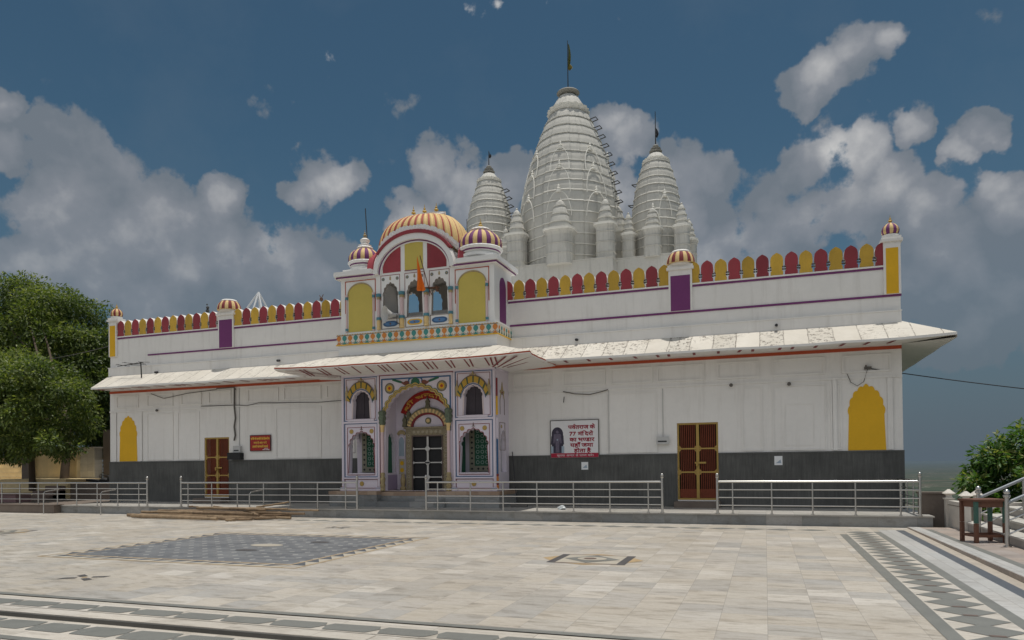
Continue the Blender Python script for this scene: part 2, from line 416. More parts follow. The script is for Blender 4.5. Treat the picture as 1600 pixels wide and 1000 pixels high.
def place_text(mb, V, F, cx, zbase, width, height, y, mi=0, bold=0.0):
    x0 = min(v[0] for v in V); x1 = max(v[0] for v in V)
    sx = width / (x1 - x0); sz = height
    reps = [(0, 0)] if not bold else [(-bold, 0), (bold, 0), (0, bold), (0, -bold)]
    for k, (bx, bz) in enumerate(reps):
        mb.add([(cx + (v[0] - (x0 + x1) / 2) * sx + bx, y - k * .0012, zbase + v[1] * sz + bz) for v in V], F, mi)

# ------------------------------------------------------------------ outlines
def rect(x0, x1, z0, z1): return [(x0, z0), (x1, z0), (x1, z1), (x0, z1)]
def arch(xc, hw, z0, zs, zt, lobes=9, cusp=.08, seg=6, point=.0, scale=1.0):
    """cusped (multifoil) arch outline, from bottom right over the top to bottom left"""
    pts = [(xc + hw, z0)]
    n = lobes * seg
    for i in range(n + 1):
        t = pi * i / n
        k = 1 - cusp * (1 - abs(sin(lobes * t)))  if cusp else 1
        pk = point * max(0, 1 - abs(t - pi / 2) / .35)
        pts.append((xc + hw * k * cos(t) * scale, zs + (zt - zs) * (k + pk) * sin(t) * scale))
    pts.append((xc - hw, z0))
    return pts
def arc(xc, zc, a, b, t0, t1, n=28):
    return [(xc + a * cos(R(t0 + (t1 - t0) * i / n)), zc + b * sin(R(t0 + (t1 - t0) * i / n))) for i in range(n + 1)]

# ------------------------------------------------------------------ camera
cam = bpy.data.cameras.new('camera'); co = bpy.data.objects.new('camera', cam); COL.objects.link(co)
f_, cy_, pi_, ro_, ya_ = 1110.28, 710.918, .0125, -.011, -.3422
fw = Vector((sin(ya_) * cos(pi_), cos(ya_) * cos(pi_), sin(pi_))); rt = Vector((cos(ya_), -sin(ya_), 0)); up = rt.cross(fw)
r2 = rt * cos(ro_) + up * sin(ro_); u2 = -rt * sin(ro_) + up * cos(ro_)
M = Matrix((r2, u2, -fw)).transposed().to_4x4(); M.translation = Vector((0, -20.15, 1.5))
co.matrix_world = M
cam.sensor_width = 36; cam.lens = f_ / 1600 * 36; cam.shift_y = (cy_ - 500) / 1600; cam.clip_end = 60000; cam.clip_start = .1
SC.camera = co
SC.render.resolution_x, SC.render.resolution_y = 1024, 640
SC.view_settings.view_transform = 'Standard'; SC.view_settings.look = 'None'; SC.view_settings.exposure = 0

# ------------------------------------------------------------------ light and sky
SUN_AZ, SUN_EL = R(62), R(85)      # azimuth from +Y towards +X: almost overhead, a touch behind and right
sun = bpy.data.lights.new('sun', 'SUN'); sun.energy = 3.1; sun.angle = R(.53); sun.color = (1, .955, .88)
so = bpy.data.objects.new('sun', sun); COL.objects.link(so)
sd = Vector((sin(SUN_AZ) * cos(SUN_EL), cos(SUN_AZ) * cos(SUN_EL), sin(SUN_EL)))
so.rotation_euler = sd.to_track_quat('Z', 'Y').to_euler(); so.location = sd * 60

CLOUDS = [(-0.732, 0.6, 0.324, 0.055), (-0.757, 0.588, 0.287, 0.0475), (-0.709, 0.64, 0.298, 0.0646), (-0.741, 0.623, 0.251, 0.0756), (-0.781, 0.583, 0.222, 0.0513), (-0.682, 0.681, 0.268, 0.0629), (-0.631, 0.706, 0.321, 0.0302), (-0.644, 0.715, 0.273, 0.0482), (-0.596, 0.764, 0.248, 0.0582), (-0.559, 0.782, 0.274, 0.0351), (-0.537, 0.807, 0.245, 0.051), (-0.703, 0.681, 0.207, 0.0713), (-0.632, 0.747, 0.206, 0.0662), (-0.756, 0.526, 0.389, 0.0204), (-0.77, 0.532, 0.353, 0.0241), (-0.8, 0.559, 0.218, 0.0288), (-0.528, 0.767, 0.365, 0.0358), (-0.554, 0.756, 0.348, 0.0228), (-0.625, 0.684, 0.375, 0.0155), (-0.642, 0.676, 0.361, 0.01), (-0.399, 0.835, 0.38, 0.04), (-0.367, 0.855, 0.366, 0.042), (-0.437, 0.835, 0.335, 0.0355), (-0.352, 0.873, 0.336, 0.0511), (-0.312, 0.875, 0.37, 0.032), (-0.457, 0.829, 0.323, 0.022), (-0.174, 0.887, 0.428, 0.0243), (-0.156, 0.902, 0.403, 0.0311), (-0.185, 0.917, 0.354, 0.0335), (-0.088, 0.931, 0.354, 0.0394), (-0.06, 0.933, 0.355, 0.0326), (-0.102, 0.942, 0.318, 0.0417), (0.045, 0.935, 0.352, 0.0376), (0.016, 0.944, 0.328, 0.044), (0.081, 0.929, 0.36, 0.0353), (0.115, 0.924, 0.364, 0.0317), (0.16, 0.913, 0.375, 0.0234), (0.181, 0.905, 0.384, 0.0144), (-0.031, 0.954, 0.297, 0.0494), (0.045, 0.952, 0.303, 0.0598), (0.103, 0.946, 0.309, 0.0542), (0.007, 0.967, 0.255, 0.0616), (-0.072, 0.962, 0.262, 0.0505), (0.146, 0.935, 0.322, 0.0377), (0.062, 0.894, 0.443, 0.0335), (0.098, 0.883, 0.459, 0.0326), (0.133, 0.876, 0.465, 0.0227), (0.166, 0.869, 0.466, 0.0152), (0.189, 0.863, 0.469, 0.0082), (0.052, 0.904, 0.423, 0.0212), (0.227, 0.908, 0.351, 0.0226), (0.244, 0.902, 0.356, 0.0153), (0.211, 0.917, 0.339, 0.0187), (0.183, 0.94, 0.289, 0.0373), (0.243, 0.925, 0.291, 0.0286), (0.267, 0.926, 0.266, 0.0354), (0.216, 0.949, 0.228, 0.0594), (0.172, 0.96, 0.22, 0.0612), (0.265, 0.945, 0.193, 0.0543), (0.218, 0.964, 0.149, 0.0452)]
SKY_STRENGTH = .09
def build_world():
    w = bpy.data.worlds.new('World'); SC.world = w; w.use_nodes = True
    nt = w.node_tree; nd = nt.nodes; lk = nt.links; nd.clear()
    out = nd.new('ShaderNodeOutputWorld'); bg = nd.new('ShaderNodeBackground'); bg.inputs[1].default_value = SKY_STRENGTH
    lk.new(bg.outputs[0], out.inputs[0])
    sky = nd.new('ShaderNodeTexSky'); sky.sky_type = 'NISHITA'; sky.sun_disc = False
    sky.sun_elevation = SUN_EL; sky.sun_rotation = SUN_AZ; sky.altitude = 250; sky.air_density = 1.0; sky.dust_density = .6; sky.ozone_density = 1.0
    d = nd.new('ShaderNodeTexCoord').outputs['Generated']
    nrm = nd.new('ShaderNodeVectorMath'); nrm.operation = 'NORMALIZE'; lk.new(d, nrm.inputs[0]); d = nrm.outputs[0]
    sp = nd.new('ShaderNodeSeparateXYZ'); lk.new(d, sp.inputs[0]); X, Y, Z = sp.outputs
    # domain warp
    wn = nd.new('ShaderNodeTexNoise'); wn.inputs['Scale'].default_value = 9; wn.inputs['Detail'].default_value = 5; wn.inputs['Roughness'].default_value = .6
    lk.new(d, wn.inputs['Vector'])
    ma = nd.new('ShaderNodeVectorMath'); ma.operation = 'MULTIPLY_ADD'; lk.new(wn.outputs[1], ma.inputs[0]); ma.inputs[1].default_value = (.085, .085, .085)
    sb = nd.new('ShaderNodeVectorMath'); sb.operation = 'SUBTRACT'; lk.new(d, sb.inputs[0]); sb.inputs[1].default_value = (.0425, .0425, .0425)
    lk.new(sb.outputs[0], ma.inputs[2])
    nr = nd.new('ShaderNodeVectorMath'); nr.operation = 'NORMALIZE'; lk.new(ma.outputs[0], nr.inputs[0]); dw = nr.outputs[0]
    up_ = nd.new('ShaderNodeVectorMath'); up_.operation = 'ADD'; lk.new(dw, up_.inputs[0]); up_.inputs[1].default_value = (0, 0, .022); dwu = up_.outputs[0]
    field = None; fup = None
    for (a, b, c, r) in CLOUDS:
        if r < .0157: continue
        r *= .88 if r < .026 else .91
        v = Vector((a, b, c)).normalized()
        dt = nd.new('ShaderNodeVectorMath'); dt.operation = 'DOT_PRODUCT'; lk.new(dw, dt.inputs[0]); dt.inputs[1].default_value = v
        f = maprange(nt, dt.outputs['Value'], cos(1.75 * r), cos(.25 * r))
        du = nd.new('ShaderNodeVectorMath'); du.operation = 'DOT_PRODUCT'; lk.new(dwu, du.inputs[0]); du.inputs[1].default_value = v
        g = maprange(nt, du.outputs['Value'], cos(1.75 * r), cos(.25 * r))
        if fup is None: fup = g
        else: fup = math_n(nt, 'MAXIMUM', fup, g)
        if field is None: field = f
        else:
            n = nd.new('ShaderNodeMath'); n.operation = 'SMOOTH_MAX'; lk.new(field, n.inputs[0]); lk.new(f, n.inputs[1]); n.inputs[2].default_value = .12; field = n.outputs[0]
    toplit = math_n(nt, 'SUBTRACT', field, fup)
    back = maprange(nt, Y, .15, -.45, 0, 1, True)  # added cloud cover behind the camera, out of view, to light the facade
    low = maprange(nt, Z, .02, .16, .42, 0)          # milky bank near the horizon
    field = math_n(nt, 'MAXIMUM', field, math_n(nt, 'MULTIPLY', back, .62))
    def cells(vec):
        t = None
        for sc, wgt in ((34, 1.0),):
            v = nd.new('ShaderNodeTexVoronoi'); v.feature = 'F1'; v.inputs['Scale'].default_value = sc; lk.new(vec, v.inputs['Vector'])
            q = math_n(nt, 'MULTIPLY', math_n(nt, 'SUBTRACT', 1.0, v.outputs['Distance']), wgt)
            t = q if t is None else math_n(nt, 'ADD', t, q)
        return t
    billow = cells(dw)
    def fbm(vec, sc, det=9, ro=.58):
        n = nd.new('ShaderNodeTexNoise'); n.inputs['Scale'].default_value = sc; n.inputs['Detail'].default_value = det; n.inputs['Roughness'].default_value = ro
        lk.new(vec, n.inputs['Vector']); return n.outputs[0]
    n1 = math_n(nt, 'ADD', math_n(nt, 'MULTIPLY', fbm(d, 10, 10, .6), 1.0), math_n(nt, 'MULTIPLY', math_n(nt, 'SUBTRACT', billow, .55), .16))
    # rounded billows: inverted cell distance at two sizes
    dens = math_n(nt, 'ADD', field, math_n(nt, 'MULTIPLY', math_n(nt, 'SUBTRACT', n1, .5), 2.2))
    alpha = math_n(nt, 'MULTIPLY', maprange(nt, dens, .40, .64, 0, .97, True), math_n(nt, 'MAXIMUM', back, maprange(nt, Z, .12, .32, .62, 1.0)))
    # light from above: compare the density a little towards the sun
    su = nd.new('ShaderNodeVectorMath'); su.operation = 'ADD'; lk.new(d, su.inputs[0]); su.inputs[1].default_value = (.012, 0, .035)
    n2 = fbm(su.outputs[0], 7, 6, .5); n3 = fbm(d, 7, 6, .5)
    lit = math_n(nt, 'ADD', math_n(nt, 'MULTIPLY', math_n(nt, 'SUBTRACT', n3, n2), 2.2), math_n(nt, 'ADD', .50, math_n(nt, 'MULTIPLY', math_n(nt, 'SUBTRACT', n1, .5), .55)))
    core = maprange(nt, dens, .5, 1.25, 0, .30)
    lit = math_n(nt, 'SUBTRACT', lit, core)
    lit = math_n(nt, 'ADD', lit, math_n(nt, 'MULTIPLY', toplit, 1.35))
    lowshade = maprange(nt, Z, .10, .36, -.28, .16)
    lit = math_n(nt, 'ADD', lit, lowshade, clamp=True)
    k = 1 / SKY_STRENGTH
    ccol = ramp(nt, lit, [(0, (.16, .188, .222)), (.35, (.225, .245, .278)), (.60, (.36, .37, .388)), (1, (.68, .67, .65))])
    bright = math_n(nt, 'ADD', math_n(nt, 'MULTIPLY', back, .75), 1.0)  # added rear clouds are brightened as fill light
    sc_ = nd.new('ShaderNodeVectorMath'); sc_.operation = 'SCALE'; lk.new(ccol, sc_.inputs[0]); lk.new(math_n(nt, 'MULTIPLY', bright, k), sc_.inputs['Scale'])
    # clear sky: Nishita toned towards a hazier pre-monsoon blue
    base = mixc(nt, 1, sky.outputs[0], SKYTINT, 'MULTIPLY')
    hz = maprange(nt, Z, .0, .42, 1, 0)
    hazec = mixc(nt, math_n(nt, 'POWER', hz, 1.6), base, tuple(x * k for x in (.094, .134, .180)))
    wisp = maprange(nt, fbm(d, 5.5, 7, .6), .5, .8, 0, .16)
    hazec = mixc(nt, wisp, hazec, tuple(x * k for x in (.15, .19, .235)))
    c = mixc(nt, alpha, hazec, sc_.outputs[0])
    lowhaze = maprange(nt, Z, -.02, .2, .85, 0)
    c = mixc(nt, lowhaze, c, tuple(x * k for x in (.100, .128, .155)))
    lk.new(c, bg.inputs[0])
SKYTINT = (.345, .485, .475)
build_world()
#@@PART2
# ------------------------------------------------------------------ ground
def terrain():
    mb = MB(); rings = [0, 30, 45, 60, 80, 110, 150, 200, 300, 450, 700, 1100, 1800, 3000, 5000, 9000, 16000, 30000]; n = 96
    vs = [(0, 0, -.12)]; fs = []
    for k, r in enumerate(rings[1:]):
        for i in range(n):
            t = 2 * pi * i / n; x = r * cos(t) - 4; y = r * sin(t) - 8
            ex = max(x - 9, -50 - x, 0); ey = max(y - 6, -60 - y, 0); e = sqrt(ex * ex + ey * ey)
            z = -.12 - min(e * .42, 62) + (mnoise.noise(Vector((x * .004, y * .004, 0))) * min(e * .05, 5) if e > 4 else 0)
            if r > 3000: z += 8 * mnoise.noise(Vector((x * .0003, y * .0003, 3)))
            vs.append((x, y, z))
    for i in range(n): fs.append((0, 1 + i, 1 + (i + 1) % n))
    for k in range(len(rings) - 2):
        a = 1 + k * n; b = a + n
        for i in range(n): fs.append((a + i, b + i, b + (i + 1) % n, a + (i + 1) % n))
    mb.add(vs, fs)
    m = bpy.data.materials.new('plain_fields'); nt, nd, lk, bs = nodes_of(m)
    tc = nd.new('ShaderNodeTexCoord').outputs['Object']
    vo = nd.new('ShaderNodeTexVoronoi'); vo.inputs['Scale'].default_value = .006; lk.new(tc, vo.inputs['Vector'])
    sx = nd.new('ShaderNodeSeparateColor'); lk.new(vo.outputs['Color'], sx.inputs[0])
    c = ramp(nt, sx.outputs[0], [(0, (.025, .04, .02)), (.35, (.045, .06, .03)), (.6, (.09, .075, .05)), (.85, (.04, .055, .03)), (1, (.13, .10, .07))])
    n1 = noise_n(nt, tc, .004, 8, .7); c = mixc(nt, maprange(nt, n1, .5, .62), c, (.03, .05, .025))
    n2 = noise_n(nt, tc, .02, 4, .7); c = mixc(nt, maprange(nt, n2, .60, .66, 0, .8), c, (.30, .26, .22))
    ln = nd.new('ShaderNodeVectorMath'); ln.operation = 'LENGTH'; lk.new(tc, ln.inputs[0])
    c = mixc(nt, maprange(nt, ln.outputs['Value'], 100, 6000, .0, .58), c, (.046, .068, .080))  # aerial haze painted into the field colours, growing with distance
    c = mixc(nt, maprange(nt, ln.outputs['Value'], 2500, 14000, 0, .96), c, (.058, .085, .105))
    lk.new(c, bs.inputs['Base Color']); bs.inputs['Roughness'].default_value = 1
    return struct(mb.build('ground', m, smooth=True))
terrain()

def plaza():
    mb = MB()
    # marble court: one sheet with the lower tread cut out at the front left
    mb.wall([(-60, -14.85), (-3.2, -14.85), (-3.2, -26), (2.92, -26), (2.92, -2.5), (3.42, -2.5), (3.42, 1.5), (-60, 1.5)], [], 0, -.11, 0, 1, axis='z')
    struct(mb.build('plaza', [MARBLE, GREYM]))
    mb = MB().box(-60, -3.22, -26, -14.83, -.5, -.045); struct(mb.build('lower_terrace', [MARBLE2]))
    # raised path on the right, a shallow ramp
    mb = MB(); za, zb = .025, .13
    vs = [(2.9, -2.6, za), (9, -2.6, za), (9, -26, .17), (2.9, -26, .17)]; lo = [(x, y, -.3) for x, y, z in vs]
    mb.add(vs + lo, [(0, 1, 2, 3), (0, 3, 7, 4), (0, 4, 5, 1), (1, 5, 6, 2), (2, 6, 7, 3)])
    struct(mb.build('raised_path', [PINKST]))
plaza()
def zpath(y): return .025 + (-2.6 - y) / 23.4 * .145

def inlay():
    Z1, Z2 = .004, .008
    q = lambda mb, pts, z, mi=0: mb.wall(pts, [], z, None, mi, axis='z')
    # the big square carpet of blue-grey stone
    m = bpy.data.materials.new('blue_grey_mosaic'); nt, nd, lk, bs = nodes_of(m)
    tc = nd.new('ShaderNodeTexCoord').outputs['Object']
    br = nd.new('ShaderNodeTexBrick'); br.offset = .5; lk.new(tc, br.inputs['Vector'])
    for k_, v_ in (('Scale', 1.0), ('Mortar Size', .006), ('Brick Width', .32), ('Row Height', .17), ('Bias', 0.0)): br.inputs[k_].default_value = v_
    br.inputs['Color1'].default_value = (.12, .13, .145, 1); br.inputs['Color2'].default_value = (.19, .20, .21, 1); br.inputs['Mortar'].default_value = (.2, .19, .18, 1)
    sp = nd.new('ShaderNodeSeparateXYZ'); lk.new(tc, sp.inputs[0])
    u = math_n(nt, 'FRACT', math_n(nt, 'DIVIDE', sp.outputs[0], .32)); v = math_n(nt, 'FRACT', math_n(nt, 'DIVIDE', sp.outputs[1], .34))
    dd = math_n(nt, 'ADD', math_n(nt, 'ABSOLUTE', math_n(nt, 'SUBTRACT', u, .5)), math_n(nt, 'ABSOLUTE', math_n(nt, 'SUBTRACT', v, .5)))
    c = mixc(nt, maprange(nt, dd, .17, .2, .75, 0), br.outputs[0], (.40, .40, .385))
    nn = noise_n(nt, tc, .8, 6, .65); c = mixc(nt, .7, c, ramp(nt, nn, [(.3, (.65, .65, .66)), (.7, (1.25, 1.22, 1.18))]), 'MULTIPLY')
    lk.new(c, bs.inputs['Base Color']); bs.inputs['Roughness'].default_value = .5
    mb = MB(); x0, x1, y0, y1 = -11.45, -6.85, -11.05, -7.3
    q(mb, [(x0, y0), (x1, y0), (x1, y1), (x0, y1)], Z1, 0)
    w = .05
    for a in ([(x0 - w, y0 - w), (x1 + w, y0 - w), (x1 + w, y0), (x0 - w, y0)], [(x0 - w, y1), (x1 + w, y1), (x1 + w, y1 + w), (x0 - w, y1 + w)],
              [(x0 - w, y0), (x0, y0), (x0, y1), (x0 - w, y1)], [(x1, y0), (x1 + w, y0), (x1 + w, y1), (x1, y1)]): q(mb, a, Z1, 1)
    # saw-tooth surround
    def teeth(p, dvec, nvec, L, n):
        for i in range(n):
            s0 = L * i / n; s1 = L * (i + 1) / n
            P = lambda s, t: (p[0] + dvec[0] * s + nvec[0] * t, p[1] + dvec[1] * s + nvec[1] * t)
            q(mb, [P(s0, .0), P(s1, .0), P(s1, .25)], Z1, 3)
            q(mb, [P(s0, .0), P(s1, .25), P(s0, .25)], Z1, 2)
    w2 = w + .001; nx = 13; ny = 11
    teeth((x0 - w2, y1 + w2), (1, 0), (0, 1), x1 - x0 + 2 * w, nx); teeth((x1 + w2, y0 - w2), (-1, 0), (0, -1), x1 - x0 + 2 * w, nx)
    teeth((x0 - w2, y0 - w2), (0, 1), (-1, 0), y1 - y0 + 2 * w, ny); teeth((x1 + w2, y1 + w2), (0, -1), (1, 0), y1 - y0 + 2 * w, ny)
    cx, cy = (x0 + x1) / 2, (y0 + y1) / 2; g0, g1 = .305, .345
    for a in ([(x0 - g1, y0 - g1), (x1 + g1, y0 - g1), (x1 + g1, y0 - g0), (x0 - g1, y0 - g0)], [(x0 - g1, y1 + g0), (x1 + g1, y1 + g0), (x1 + g1, y1 + g1), (x0 - g1, y1 + g1)],
              [(x0 - g1, y0 - g0), (x0 - g0, y0 - g0), (x0 - g0, y1 + g0), (x0 - g1, y1 + g0)], [(x1 + g0, y0 - g0), (x1 + g1, y0 - g0), (x1 + g1, y1 + g0), (x1 + g0, y1 + g0)]): q(mb, a, Z1, 1)
    el = lambda X, Y, a, b, n=20: [(X + a * cos(2 * pi * i / n), Y + b * sin(2 * pi * i / n)) for i in range(n)]
    q(mb, el(cx + .2, cy + .2, .34, .2), Z2, 2); q(mb, el(cx + .35, cy - .55, .22, .12), Z2, 4); q(mb, el(cx + .9, cy + .9, .2, .12), Z2, 4)
    struct(mb.build('plaza_mosaic', [m, TANIN, CREAMIN, BLUEIN, DARKIN]))
    # eight-pointed star panels
    def star(sx, sy, nm):
        mb = MB(); a, b = .6, .5
        q(mb, [(sx - a, sy - b), (sx - a + .13, sy - b), (sx - a + .13, sy + b), (sx - a, sy + b)], Z1, 0)
        q(mb, [(sx + a - .13, sy - b), (sx + a, sy - b), (sx + a, sy + b), (sx + a - .13, sy + b)], Z1, 0)
        q(mb, [(sx - a + .131, sy - b), (sx + a - .131, sy - b), (sx + a - .131, sy - b + .05), (sx - a + .131, sy - b + .05)], Z1, 3)
        q(mb, [(sx - a + .131, sy + b - .05), (sx + a - .131, sy + b - .05), (sx + a - .131, sy + b), (sx - a + .131, sy + b)], Z1, 3)
        q(mb, [(sx - a + .131, sy - b + .051), (sx + a - .131, sy - b + .051), (sx + a - .131, sy + b - .051), (sx - a + .131, sy + b - .051)], Z1, 1)
        for s in (-1, 1):
            q(mb, [(sx + s * (a + .001), sy - .28), (sx + s * (a + .001), sy + .28), (sx + s * (a + .2), sy)], Z1, 2)
            q(mb, [(sx - .3, sy + s * (b + .001)), (sx + .3, sy + s * (b + .001)), (sx, sy + s * (b + .13))], Z1, 2)
        q(mb, [(sx - a + .16, sy), (sx, sy - b + .08), (sx + a - .16, sy), (sx, sy + b - .08)], Z2, 4)
        q(mb, el(sx, sy, .23, .19), .012, 1); q(mb, el(sx - .03, sy, .10, .09), .016, 3)
        struct(mb.build(nm, [DARKIN, CREAMIN, TANIN, BROWNIN, GREYIN]))
    star(-2.56, -9.3, 'plaza_star'); star(-17.3, -8.2, 'plaza_star')
    def bow(sx, sy):
        mb = MB()
        for s in (-1, 1):
            for k in (-1, 1):
                q(mb, [(sx + s * .25, sy + k * .21), (sx + s * .25, sy + k * .09), (sx + s * .10, sy + k * .02), (sx + s * .05, sy + k * .10)], Z1, 0)
        q(mb, [(sx - .05, sy), (sx, sy - .04), (sx + .05, sy), (sx, sy + .04)], Z1, 1)
        struct(mb.build('plaza_bow_inlay', [DARKIN, TANIN]))
    bow(-8.85, -12.9); bow(-9.8, -5.3)
    # right border: stripes and hourglass band, along Y
    mb = MB(); Y0, Y1 = -26, -3.2
    strip = lambda a, b, mi, y0=Y0, y1=Y1: q(mb, [(a, y0), (b, y0), (b, y1), (a, y1)], Z1, mi)
    strip(1.40, 1.54, 0, Y0, -4.35); strip(2.10, 2.235, 0, Y0, -3.65); strip(2.235, 2.58, 2); strip(2.58, 2.74, 1); strip(2.74, 2.9, 6)
    y = -3.7
    strip(1.54, 2.10, 5, Y0, -3.7)
    while y > -25.5:
        yb = y - .43; ym = (y + yb) / 2
        q(mb, [(1.765, y), (1.875, y), (2.095, ym), (1.875, yb), (1.765, yb), (1.545, ym)], Z2, 0)
        if random.random() < .9: q(mb, [(1.76, yb - .03), (1.88, yb - .03), (1.88, yb + .03), (1.76, yb + .03)], .011, 4)
        y = yb
    # band along the foot of the platform and the front border
    xx = -15.5
    while xx < 1.2:
        q(mb, [(xx, -3.55), (xx + .3, -3.75), (xx + .6, -3.55), (xx + .3, -3.35)], Z1, 0); xx += .62
    xx = -40
    q(mb, [(-50, -14.18), (2.9, -14.18), (2.9, -14.08), (-50, -14.08)], Z2 + .006, 0)
    q(mb, [(-50, -14.62), (1.39, -14.62), (1.39, -14.181), (-50, -14.181)], Z1, 5)
    q(mb, [(-50, -14.845), (-3.25, -14.845), (-3.25, -14.64), (-50, -14.64)], Z1, 5)
    xx = -30.0
    while xx < 1.0:
        q(mb, [(xx, -14.45), (xx + .05, -14.59), (xx + .50, -14.59), (xx + .578, -14.45), (xx + .53, -14.35), (xx + .04, -14.36)], Z2, 0); xx += .58
    # lower tread
    zl = -.041
    q(mb, [(-50, -15.6), (-3.25, -15.6), (-3.25, -15.5), (-50, -15.5)], zl + .004, 0)
    xx = -30.0
    while xx < -3.9:
        q(mb, [(xx, -15.1), (xx + .06, -15.27), (xx + .52, -15.27), (xx + .58, -15.1), (xx + .54, -14.95), (xx + .06, -14.97)], zl, 0); xx += .58
    struct(mb.build('plaza_border', [GREYIN, BLUEIN, MARBLER, TANIN, BROWNIN, MARBLE2, paint('sandy_strip', (.42, .37, .31), var=.2, scale=2)]))
    mb = MB(); mb.box(-50, -3.21, -14.868, -14.851, -.044, -.004); struct(mb.build('plaza_step_riser', [paint('shaded_riser', (.10, .095, .085), var=.3)]))  # shade on the riser is put into its dark grey colour
    mb = MB(); d = .002
    vs = [(3.14, -3.2, zpath(-3.2) + .004), (3.26, -3.2, zpath(-3.2) + .004), (3.26, -26, zpath(-26) + .004), (3.14, -26, zpath(-26) + .004)]
    mb.add(vs, [(0, 1, 2, 3)], 0)
    vs = [(2.91, -2.62, zpath(-2.62) + .004), (3.135, -2.62, zpath(-2.62) + .004), (3.135, -26, zpath(-26) + .004), (2.91, -26, zpath(-26) + .004)]
    mb.add(vs, [(0, 1, 2, 3)], 1)
    struct(mb.build('path_border', [GREYIN, MARBLER]))
inlay()

# ------------------------------------------------------------------ platform
PZ = .26
mb = MB(); mb.wall([(-22.6, -2.5), (3.42, -2.5), (3.42, 2), (-22.6, 2)], [], PZ - .03, -.1, 0, 0, axis='z'); struct(mb.build('platform', [GREYM]))
mb = MB(); mb.wall([(-22.6, -2.53), (3.45, -2.53), (3.45, 2), (-22.6, 2)], [], PZ, PZ - .03, 0, 0, axis='z'); struct(mb.build('platform_top', [GREYTOP]))
mb = MB(); mb.box(-40, -22.6, -2.4, 6, -.1, .24); struct(mb.build('side_terrace', [BRSTONE]))

# ------------------------------------------------------------------ temple building
XL, XR = -23.25, 3.28
tb = thing('temple_building', 'long white single-storey temple wing block with dark stone skirting and coloured merlons along its roof', 'temple', (-10, 0, 0))
GL, GR = (-18.80, -17.71), (-2.30, -1.20)
def P(mb, name, mats, parent=tb, **k): return mb.build(name, mats, parent, **k)
mb = MB()
op = [rect(GL[0], GL[1], .45, 2.55), rect(GR[0], GR[1], .45, 2.58)]
mb.wall(rect(XL, XR, -.1, 4.42), op, 0, .3)
mb.box(XL, XL + .3, .3, 24, -6, 6.2); mb.box(XR - .3, XR, .3, 24, -6, 6.2); mb.box(XL + .3, XR - .3, 23.7, 24, -6, 6.2)
mb.box(XL + .3, XR - .3, .6, 23.7, 5.6, 5.7)
P(mb, 'wall', [WHITE])
mb = MB(); mb.box(XL, XR, .02, .3, 4.42, 6.34); mb.box(XL, XR, -.07, .02, 4.95, 5.26); mb.box(XL, -12.42, -.02, .3, 6.40, 6.44); mb.box(-7.24, XR, -.02, .3, 6.40, 6.44)
mb.box(XL - .015, XR + .015, -.085, -.071, 5.245, 5.275)
P(mb, 'parapet', [WHITE])
mb = MB()
mb.box(XL, -12.42, .0, .018, 6.345, 6.398); mb.box(-7.24, XR, .0, .018, 6.345, 6.398)
mb.box(-21.4, -12.5, -.001, .018, 5.64, 5.69); mb.box(-7.2, XR + .02, -.001, .018, 5.635, 5.69)
P(mb, 'purple_band', [PURP])
# dado in runs between the openings
zd = 1.74
for a, b in ((XL - .02, GL[0]), (GL[1], -12.35), (-7.3, GR[0]), (GR[1], XR + .02)):
    mb = MB(); mb.box(a, b, -.025, -.001, PZ, zd); mb.box(a, b, -.04, -.026, zd - .05, zd); P(mb, 'stone_skirting', [DADO])
P(MB().box(XR + .001, XR + .02, -.001, 6, -.2, zd), 'stone_skirting', [DADO]); P(MB().box(XL - .02, XL - .001, -.001, 6, -.2, zd), 'stone_skirting', [DADO])
mb = MB(); mb.box(XL, -12.5, -.02, -.001, 4.30, 4.385); mb.box(-7.2, XR, -.02, -.001, 4.30, 4.385); P(mb, 'red_band', [RED])
mb = MB()
for a, b in ((XL, -12.4), (-7.26, XR)): mb.box(a, b, -.03, -.001, 3.585, 3.64)
P(mb, 'string_course', [WHITE])
def panel(x0, x1, z0, z1, w=.05, d=.034):
    mb = MB(); mb.frame(x0, x1, z0, z1, w, -d, -.001); P(mb, 'wall_panel', [WHITE])
for x0, x1 in ((-7.12, -5.9), (-5.58, -4.3), (-4.16, -2.95), (-2.84, -1.54), (-1.21, -.12), (.2, 1.5), (1.9, 3.04),
               (-22.93, -21.84), (-21.43, -20.2), (-19.84, -18.9), (-18.6, -17.6), (-16.9, -15.6), (-15.4, -13.9), (-13.7, -12.6)):
    panel(x0, x1, 3.74, 4.2)
for x0, x1 in ((-4.28, -2.84), (.2, 1.52), (-.58, -.05), (1.62, 1.88), (-21.43, -20.2), (-15.72, -13.9), (-20.0, -19.0)): panel(x0, x1, 1.78, 3.5, .035, .022)
panel(.5, 1.22, 1.9, 3.0, .02, .012)
for x, w_ in ((-22.97, .1), (-21.72, .12), (3.0, .12), (1.72, .1)):
    mb = MB(); mb.box(x - w_ / 2, x + w_ / 2, -.034, -.023, 1.76, 3.58); P(mb, 'pilaster', [WHITE])
for xc, hw in ((2.455, .44), (-22.35, .435)):
    mb = MB(); mb.wall(arch(xc, hw, 1.75, 2.66, 3.42, 9, .07, 6, .04), [], -.012, -.001); P(mb, 'painted_niche', [YEL], label='bright yellow scalloped arch panel')
for x, z in ((-12.9, 4.98), (-20.85, 4.99), (-15.5, 5.1), (-5.1, 5.09), (.33, 5.1)):
    mb = MB(); mb.tube([(x, -.08, z), (x, -.2, z - .02)], .04, 8); P(mb, 'drain_spout', [CHAR])
